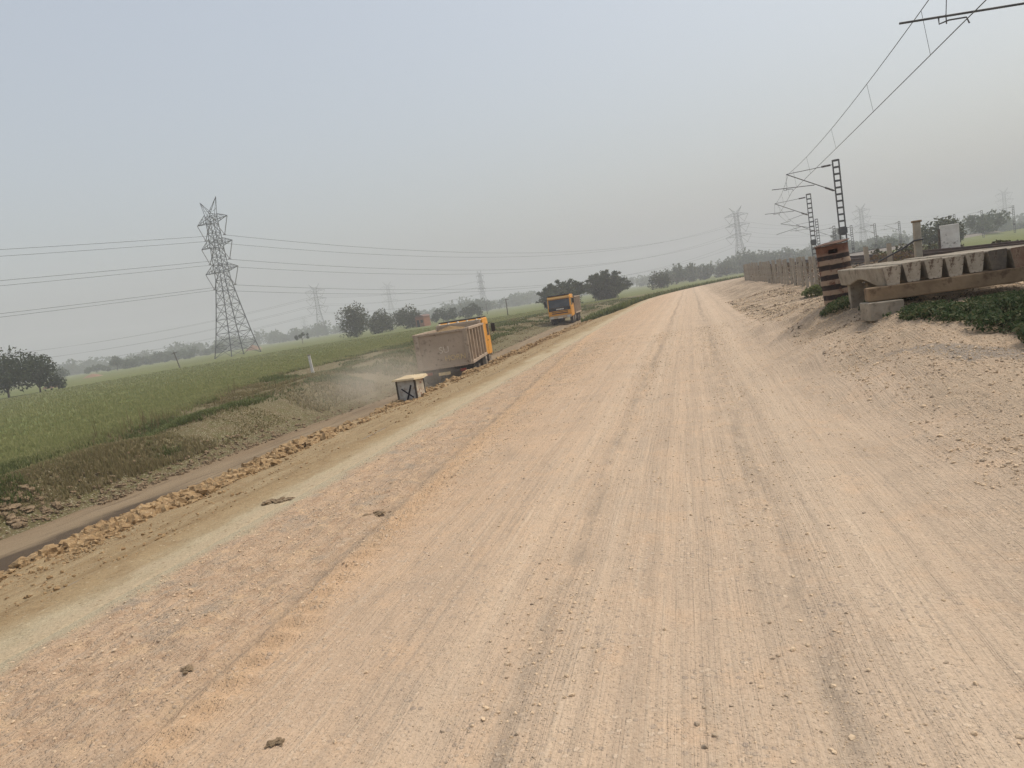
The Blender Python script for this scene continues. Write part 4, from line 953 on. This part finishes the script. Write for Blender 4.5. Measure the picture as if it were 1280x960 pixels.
x_.build('painted_cross', M['black_paint'], t)

# ------------------------------------------------------------------ tipper trucks
def text(s, size, m, parent, loc, rot, name='lettering'):
    c = bpy.data.curves.new(name, 'FONT'); c.body = s; c.size = size; c.extrude = .004; c.align_x = 'CENTER'; c.align_y = 'CENTER'; c.materials.append(m)
    q = bpy.data.objects.new(name, c); COL.objects.link(q); bpy.context.view_layer.update()
    me = bpy.data.meshes.new_from_object(q.evaluated_get(bpy.context.evaluated_depsgraph_get())); bpy.data.objects.remove(q); me.name = name
    o = bpy.data.objects.new(name, me); COL.objects.link(o); o.parent = parent; o.location = loc; o.rotation_euler = rot; return o

def make_truck(label, loc, rz, letters=True, pale=False):
    """rear axle end at local y = 0, cab towards +y, wheels on z = 0"""
    t = thing('tipper_truck', label, 'truck', loc, rz, None)
    side = M['dusty_body_light']; W = 1.2; BL = 5.05
    # tipping body
    b = MB(); b.box((0, BL / 2, .92), (2.30, BL, .10))
    for sx in (-1, 1):
        b.box((sx * (W - .035), BL / 2, 1.66), (.05, BL, 1.5))
    b.box((0, BL - .03, 1.75), (2.30, .05, 1.7)); b.build('tipper_body', side, t)
    for sx in (-1, 1):
        r_ = MB()
        for k in range(6): r_.box((sx * (W + .03), .12 + k * .95, 1.66), (.17, .15, 1.5))
        r_.box((sx * (W + .03), BL / 2, 2.44), (.20, BL + .1, .11)); r_.box((sx * (W + .03), BL / 2, .89), (.18, BL + .1, .13)); r_.build('side_ribs', side, t, bevel=.012)
    tg = MB(); tg.box((0, -.03, 1.64), (2.22, .06, 1.5)); tg_o = tg.build('tailgate', M['dusty_body'], t, bevel=.01)
    fr = MB()
    for sx in (-1, 1): fr.box((sx * 1.13, -.06, 1.65), (.20, .14, 1.66))
    fr.box((0, -.06, 2.43), (2.06, .13, .10)); fr.box((0, -.06, .86), (2.06, .13, .12)); fr.build('tailgate_frame', M['dusty_body'], tg_o, bevel=.012)
    if letters:
        text('HORN', .34, M['yellow_letter'], tg_o, (.52, -.066, 1.22), (R(90), 0, 0))
        text('OK  TT', .30, M['white_letter'] if pale else M['dusty_body_light'], tg_o, (-.45, -.066, 1.18), (R(90), 0, 0))
        text('SU', .42, M['white_letter'], tg_o, (.05, -.066, 1.62), (R(90), 0, R(0)), 'painted_emblem')
        sp = MB()
        for k, zz in ((3, 1.55), (4, 1.5), (5, 1.7), (3, 1.62)):
            sp.box((W + .0005 + .0, .12 + (k - .5) * .945, zz), (.03, .22, .20))
        sp.build('painted_side_mark', M['white_paint'], t)
    cg = MB(); cg.box((0, BL + .28, 2.66), (2.36, .66, .06)); cg.box((0, BL, 2.55), (2.36, .10, .24))
    for k in range(5): cg.box((-1.0 + .5 * k, BL + .03, 2.70), (.05, .5, .10))
    cg.build('cab_guard', M['tarp'], t, bevel=.01)
    ch = MB()
    for sx in (-.42, .42): ch.box((sx, 3.6, .72), (.12, 7.2, .26))
    for yy in (.1, 1.9, 3.4, 4.6): ch.box((0, yy, .72), (.8, .12, .2))
    ch.box((0, .02, .62), (1.9, .10, .12)); ch.box((.95, 4.3, .62), (.45, .9, .5)); ch.box((-.95, 4.3, .62), (.45, .9, .5)); ch.build('chassis', M['chassis'], t)
    MB().box((-.1, -.05, .55), (.55, .03, .14)).build('number_plate', M['yellow_letter'], t)
    for sx in (-.8, .8):
        MB().box((sx, -.05, .62), (.28, .05, .12)).build('tail_light', M['red_lamp'], t)
        MB().box((sx * 1.12, .25, .55), (.5, .03, .55)).build('mud_flap', M['black_trim'], t)
    def wheel(x, y, dual):
        wd = .56 if dual else .30; s = 1 if x > 0 else -1; w = MB(); r = .50
        w.lathe([(.28, -wd / 2), (r - .05, -wd / 2), (r, -wd / 2 + .05), (r, wd / 2 - .05), (r - .05, wd / 2), (.28, wd / 2)], (0, 0, 0), 'x', 22)
        wo = w.build('wheel', M['tyre'], t, False, 0, (x, y, r))
        MB().lathe([(.285, s * (wd / 2 - .02)), (.26, s * (wd / 2 - (.12 if dual else -.02))), (.12, s * (wd / 2 - (.10 if dual else -.05))), (.10, s * (wd / 2 + .02))], (0, 0, 0), 'x', 16).build('rim', M['rim'], wo)
    for sx in (-1, 1):
        wheel(sx * .90, 1.15, True); wheel(sx * .90, 2.45, True); wheel(sx * 1.02, 4.95 + .3, False); wheel(sx * 1.02, 6.75, False)
    # cab
    prof = [(5.62, .78), (7.90, .70), (8.02, 1.05), (8.0, 1.62), (7.72, 2.62), (7.55, 2.74), (5.62, 2.74)]
    c = MB(); c.prism(prof, 'x', -1.22, 1.22); cab = c.build('cab', M['cab_orange'], t, bevel=.05)
    # windscreen lies on the sloping face
    def front(z): return 8.0 - (z - 1.62) * .28 if z > 1.62 else 8.02 - .02 * (z - 1.05) / .57
    def patch(name, x0, x1, z0, z1, m, off, parent, th=.02):
        p = MB(); y0, y1 = front(z0), front(z1)
        p.add([(x0, y0 + off - th, z0), (x1, y0 + off - th, z0), (x1, y1 + off - th, z1), (x0, y1 + off - th, z1), (x0, y0 + off, z0), (x1, y0 + off, z0), (x1, y1 + off, z1), (x0, y1 + off, z1)],
              [(0, 1, 2, 3), (7, 6, 5, 4), (0, 4, 5, 1), (1, 5, 6, 2), (2, 6, 7, 3), (3, 7, 4, 0)]); return p.build(name, m, parent)
    patch('windscreen', -1.10, 1.10, 1.66, 2.40, M['glass'], .012, cab)
    wi = MB()
    for sx in (-.55, .35): wi.tube([(sx, front(1.7) + .03, 1.70), (sx + .45, front(2.0) + .03, 2.0)], .015, 5)
    wi.build('wiper', M['black_trim'], cab)
    patch('black_band', -1.14, 1.14, 1.36, 1.655, M['black_trim'], .014, cab, .02)
    patch('badge_plate', -.45, .35, 1.44, 1.55, M['white_paint'], .030, cab, .012)
    patch('grille', -.85, .85, 1.08, 1.17, M['black_trim'], .016, cab, .02)
    patch('grille', -.85, .85, 1.24, 1.30, M['black_trim'], .016, cab, .02)
    vi = MB(); vi.prism([(7.70, 2.43), (7.98, 2.45), (7.94, 2.60), (7.72, 2.67)], 'x', -1.14, 1.14); vi.build('sun_visor', M['cab_pale'], cab, bevel=.02)
    MB().box((0, 6.75, 2.775), (2.3, 2.1, .07)).build('roof_cap', M['black_trim'], cab, bevel=.02)
    bp = MB(); bp.box((0, 8.06, .78), (2.36, .22, .26)); bp.build('front_bumper', M['bumper'], t, bevel=.03)
    MB().box((0, 8.1755, .70), (.50, .012, .12)).build('front_plate', M['white_paint'], t)
    for sx in (-1, 1):
        hl = MB(); hl.box((sx * .88, 8.175, .76), (.34, .02, .17)); hl.build('headlight', M['lamp'], t)
        d = MB(); d.box((sx * 1.226, 7.02, 1.62), (.02, 1.15, 1.75)); do = d.build('cab_door', M['cab_orange'], cab, bevel=.008)
        MB().box((sx * 1.24, 7.12, 2.06), (.014, .86, .62)).build('door_window', M['glass'], do)
        MB().box((sx * 1.24, 6.62, 1.50), (.03, .16, .05)).build('door_handle', M['black_trim'], do)
        MB().box((sx * 1.12, 6.98, .52), (.10, .7, .30)).build('cab_step', M['chassis'], t)
        mr = MB(); mr.tube([(sx * 1.18, 7.66, 2.42), (sx * 1.44, 7.80, 2.40), (sx * 1.46, 7.82, 1.80), (sx * 1.18, 7.72, 1.75)], .018, 5); mo = mr.build('mirror_arm', M['black_trim'], cab)
        MB().box((sx * 1.47, 7.80, 2.12), (.22, .07, .46)).build('mirror', M['black_trim'], mo, bevel=.02)
    return t

g1 = -1.62
T1 = (-11.24, 31.9, g1); a1 = R(8.3)
make_truck('dusty tipper truck loaded with soil, seen from behind on the service road', T1, a1)
ti = thing('x', 'x', 'x'); bpy.data.objects.remove(ti)
def load(label, T, a, hmax):
    S = np.linspace(-1.13, 1.13, 24); Y = np.linspace(.06, 4.95, 46); x, y = np.meshgrid(S, Y)
    z = 2.02 + hmax * (1 - (np.abs(x) / 1.16) ** 2.2) * (.55 + .45 * np.sin(np.pi * np.clip(y / 5., 0, 1))) + .13 * fbm(x * 2.2, y * 2.2, 4, 111)
    o = grid('soil_load', x, y, z, M['load_soil'], False); o.location = T; o.rotation_euler = (0, 0, a); sk = o.modifiers.new('depth', 'SOLIDIFY'); sk.thickness = .5; sk.offset = -1
    tag(o, label, 'soil')
load('heap of brown soil filling the tipper of the truck seen from behind', T1, a1, .52)
# oncoming truck: its own local +y points at the camera
T2 = (-13.05, 80.3, -1.22); a2 = R(180 + 2.0)
t2 = make_truck('orange tipper truck driving towards the camera on the service road', T2, a2, letters=False, pale=True); t2.scale = (.95, 1, 1.07)

# dust whirled up behind the loaded truck
def dust():
    c = (-13.0, 27.8, -.75); v = IV2 * np.array([4.6, 7.5, 1.9])
    n = NT('dust_haze'); n.t.nodes.remove(n.bs); pv = n.new('ShaderNodeVolumePrincipled'); pv.inputs['Color'].default_value = (.84, .76, .64, 1)
    q = n.map((1 / 4.6, 1 / 7.5, 1 / 1.9)); ln = n.new('ShaderNodeVectorMath'); ln.operation = 'LENGTH'; n.put(ln.inputs[0], q)
    d = n.ramp(ln.outputs['Value'], .1, .9, 1, 0); d = n.ma('POWER', d, 1.6); d = n.ma('MULTIPLY', d, n.ramp(n.noise(.45, 4, .6), .36, .66))
    n.put(pv.inputs['Density'], n.ma('MULTIPLY', d, .34))
    n.t.links.new(pv.outputs[0], n.out.inputs['Volume'])
    o = np_mesh('dust_cloud', v, IF2, n.m, None, True); o.location = c
    tag(o, 'pale dust hanging behind the loaded truck', 'dust', kind='stuff')
dust()

# dark crusts and bits on the gravel
def crust(label, x, y, w, m='rubble'):
    z = gz(x, y) + float(road_extra(np.array([x]), np.array([float(y)]))[0]); n = 14
    P = np.stack([x + w * .4 * RNG.standard_normal(n), y + w * .28 * RNG.standard_normal(n), np.full(n, z + .008)], -1)
    tag(rocks('soil_lump', P, w * (.10 + .16 * RNG.random(n)), M[m], .45, .4, (IV2, IF2)), label, 'lump')
crust('flat dark crust lying on the left half of the road', -2.85, 5.7, .11)
crust('long dark crust on the pale green strip at the road edge', -4.35, 6.6, .16)
crust('dark crumbly patch on the road near the bottom edge', -1.82, 2.42, .045)
crust('brown lump with a dark rim in the lower left of the road', -2.73, 3.05, .06)

# ------------------------------------------------------------------ air, sky, sun
hz = MB(); hz.box((150, 780, 36), (2700, 2300, 84)); n = NT('smog'); n.t.nodes.remove(n.bs); pv = n.new('ShaderNodeVolumePrincipled')
pv.inputs['Color'].default_value = (.81, .82, .85, 1); pv.inputs['Density'].default_value = .00115; pv.inputs['Anisotropy'].default_value = .0
n.t.links.new(pv.outputs[0], n.out.inputs['Volume']); o = hz.build('haze', n.m, None); tag(o, 'thin smog over the whole plain', 'haze', kind='stuff')

SUN_EL, SUN_AZ = R(60), R(55)                                # azimuth from +Y towards +X: high, ahead and to the right
w = bpy.data.worlds.new('World'); SC.world = w; w.use_nodes = True; nt = w.node_tree; nt.nodes.clear()
sky = nt.nodes.new('ShaderNodeTexSky'); sky.sky_type = 'NISHITA'; sky.sun_disc = False; sky.sun_elevation = SUN_EL; sky.sun_rotation = SUN_AZ
sky.air_density = 1.6; sky.dust_density = 5.0; sky.ozone_density = 1.0
hs = nt.nodes.new('ShaderNodeHueSaturation'); hs.inputs['Saturation'].default_value = .72; hs.inputs['Value'].default_value = 1.0
bg = nt.nodes.new('ShaderNodeBackground'); bg.inputs['Strength'].default_value = .12; ow = nt.nodes.new('ShaderNodeOutputWorld')
nt.links.new(sky.outputs[0], hs.inputs['Color']); nt.links.new(hs.outputs[0], bg.inputs[0]); veil = nt.nodes.new('ShaderNodeBackground'); veil.inputs[0].default_value = (.44, .47, .525, 1); veil.inputs[1].default_value = .98       # even smog veil over the whole sky
mxs = nt.nodes.new('ShaderNodeMixShader'); mxs.inputs[0].default_value = .42
nt.links.new(bg.outputs[0], mxs.inputs[1]); nt.links.new(veil.outputs[0], mxs.inputs[2]); nt.links.new(mxs.outputs[0], ow.inputs[0])
L = bpy.data.lights.new('sun', 'SUN'); L.energy = 1.7; L.angle = R(20); L.color = (1, .93, .82)
so = bpy.data.objects.new('sun', L); COL.objects.link(so)
dirv = Vector((math.sin(SUN_AZ) * math.cos(SUN_EL), math.cos(SUN_AZ) * math.cos(SUN_EL), math.sin(SUN_EL)))
so.rotation_euler = dirv.to_track_quat('Z', 'Y').to_euler(); so.location = (30, -40, 60)

# ------------------------------------------------------------------ camera: pitched 6.1 deg down, turned 14.5 deg left of the road, rolled 8.8 deg
roll, pitch, head = R(8.8), R(6.131), R(-14.538)
F = Vector((math.sin(head) * math.cos(pitch), math.cos(head) * math.cos(pitch), -math.sin(pitch))); Rt = Vector((math.cos(head), -math.sin(head), 0)); U = Rt.cross(F)
ax = Rt * math.cos(roll) - U * math.sin(roll); ay = Rt * math.sin(roll) + U * math.cos(roll)
cam = bpy.data.cameras.new('camera'); cam.sensor_width = 36; cam.lens = 36 * 920 / 1280.; cam.clip_end = 6000; cam.clip_start = .05
co = bpy.data.objects.new('camera', cam); COL.objects.link(co)
co.matrix_world = Matrix(((ax.x, ay.x, -F.x, 0), (ax.y, ay.y, -F.y, 0), (ax.z, ay.z, -F.z, H), (0, 0, 0, 1)))
SC.camera = co
SC.view_settings.view_transform = 'Standard'; SC.view_settings.look = 'None'; SC.view_settings.gamma = 1; SC.view_settings.exposure = 0.42
SC.cycles.use_denoising = True; SC.cycles.denoiser = 'OPENIMAGEDENOISE'; SC.cycles.denoising_input_passes = 'RGB_ALBEDO_NORMAL'; SC.cycles.denoising_prefilter = 'NONE'; SC.cycles.pixel_filter_type = 'BLACKMAN_HARRIS'; SC.cycles.filter_width = 1.5; SC.cycles.use_adaptive_sampling = False; SC.cycles.max_bounces = 5; SC.cycles.diffuse_bounces = 2; SC.cycles.glossy_bounces = 2; SC.cycles.transmission_bounces = 2; SC.cycles.volume_bounces = 1; SC.cycles.transparent_max_bounces = 4
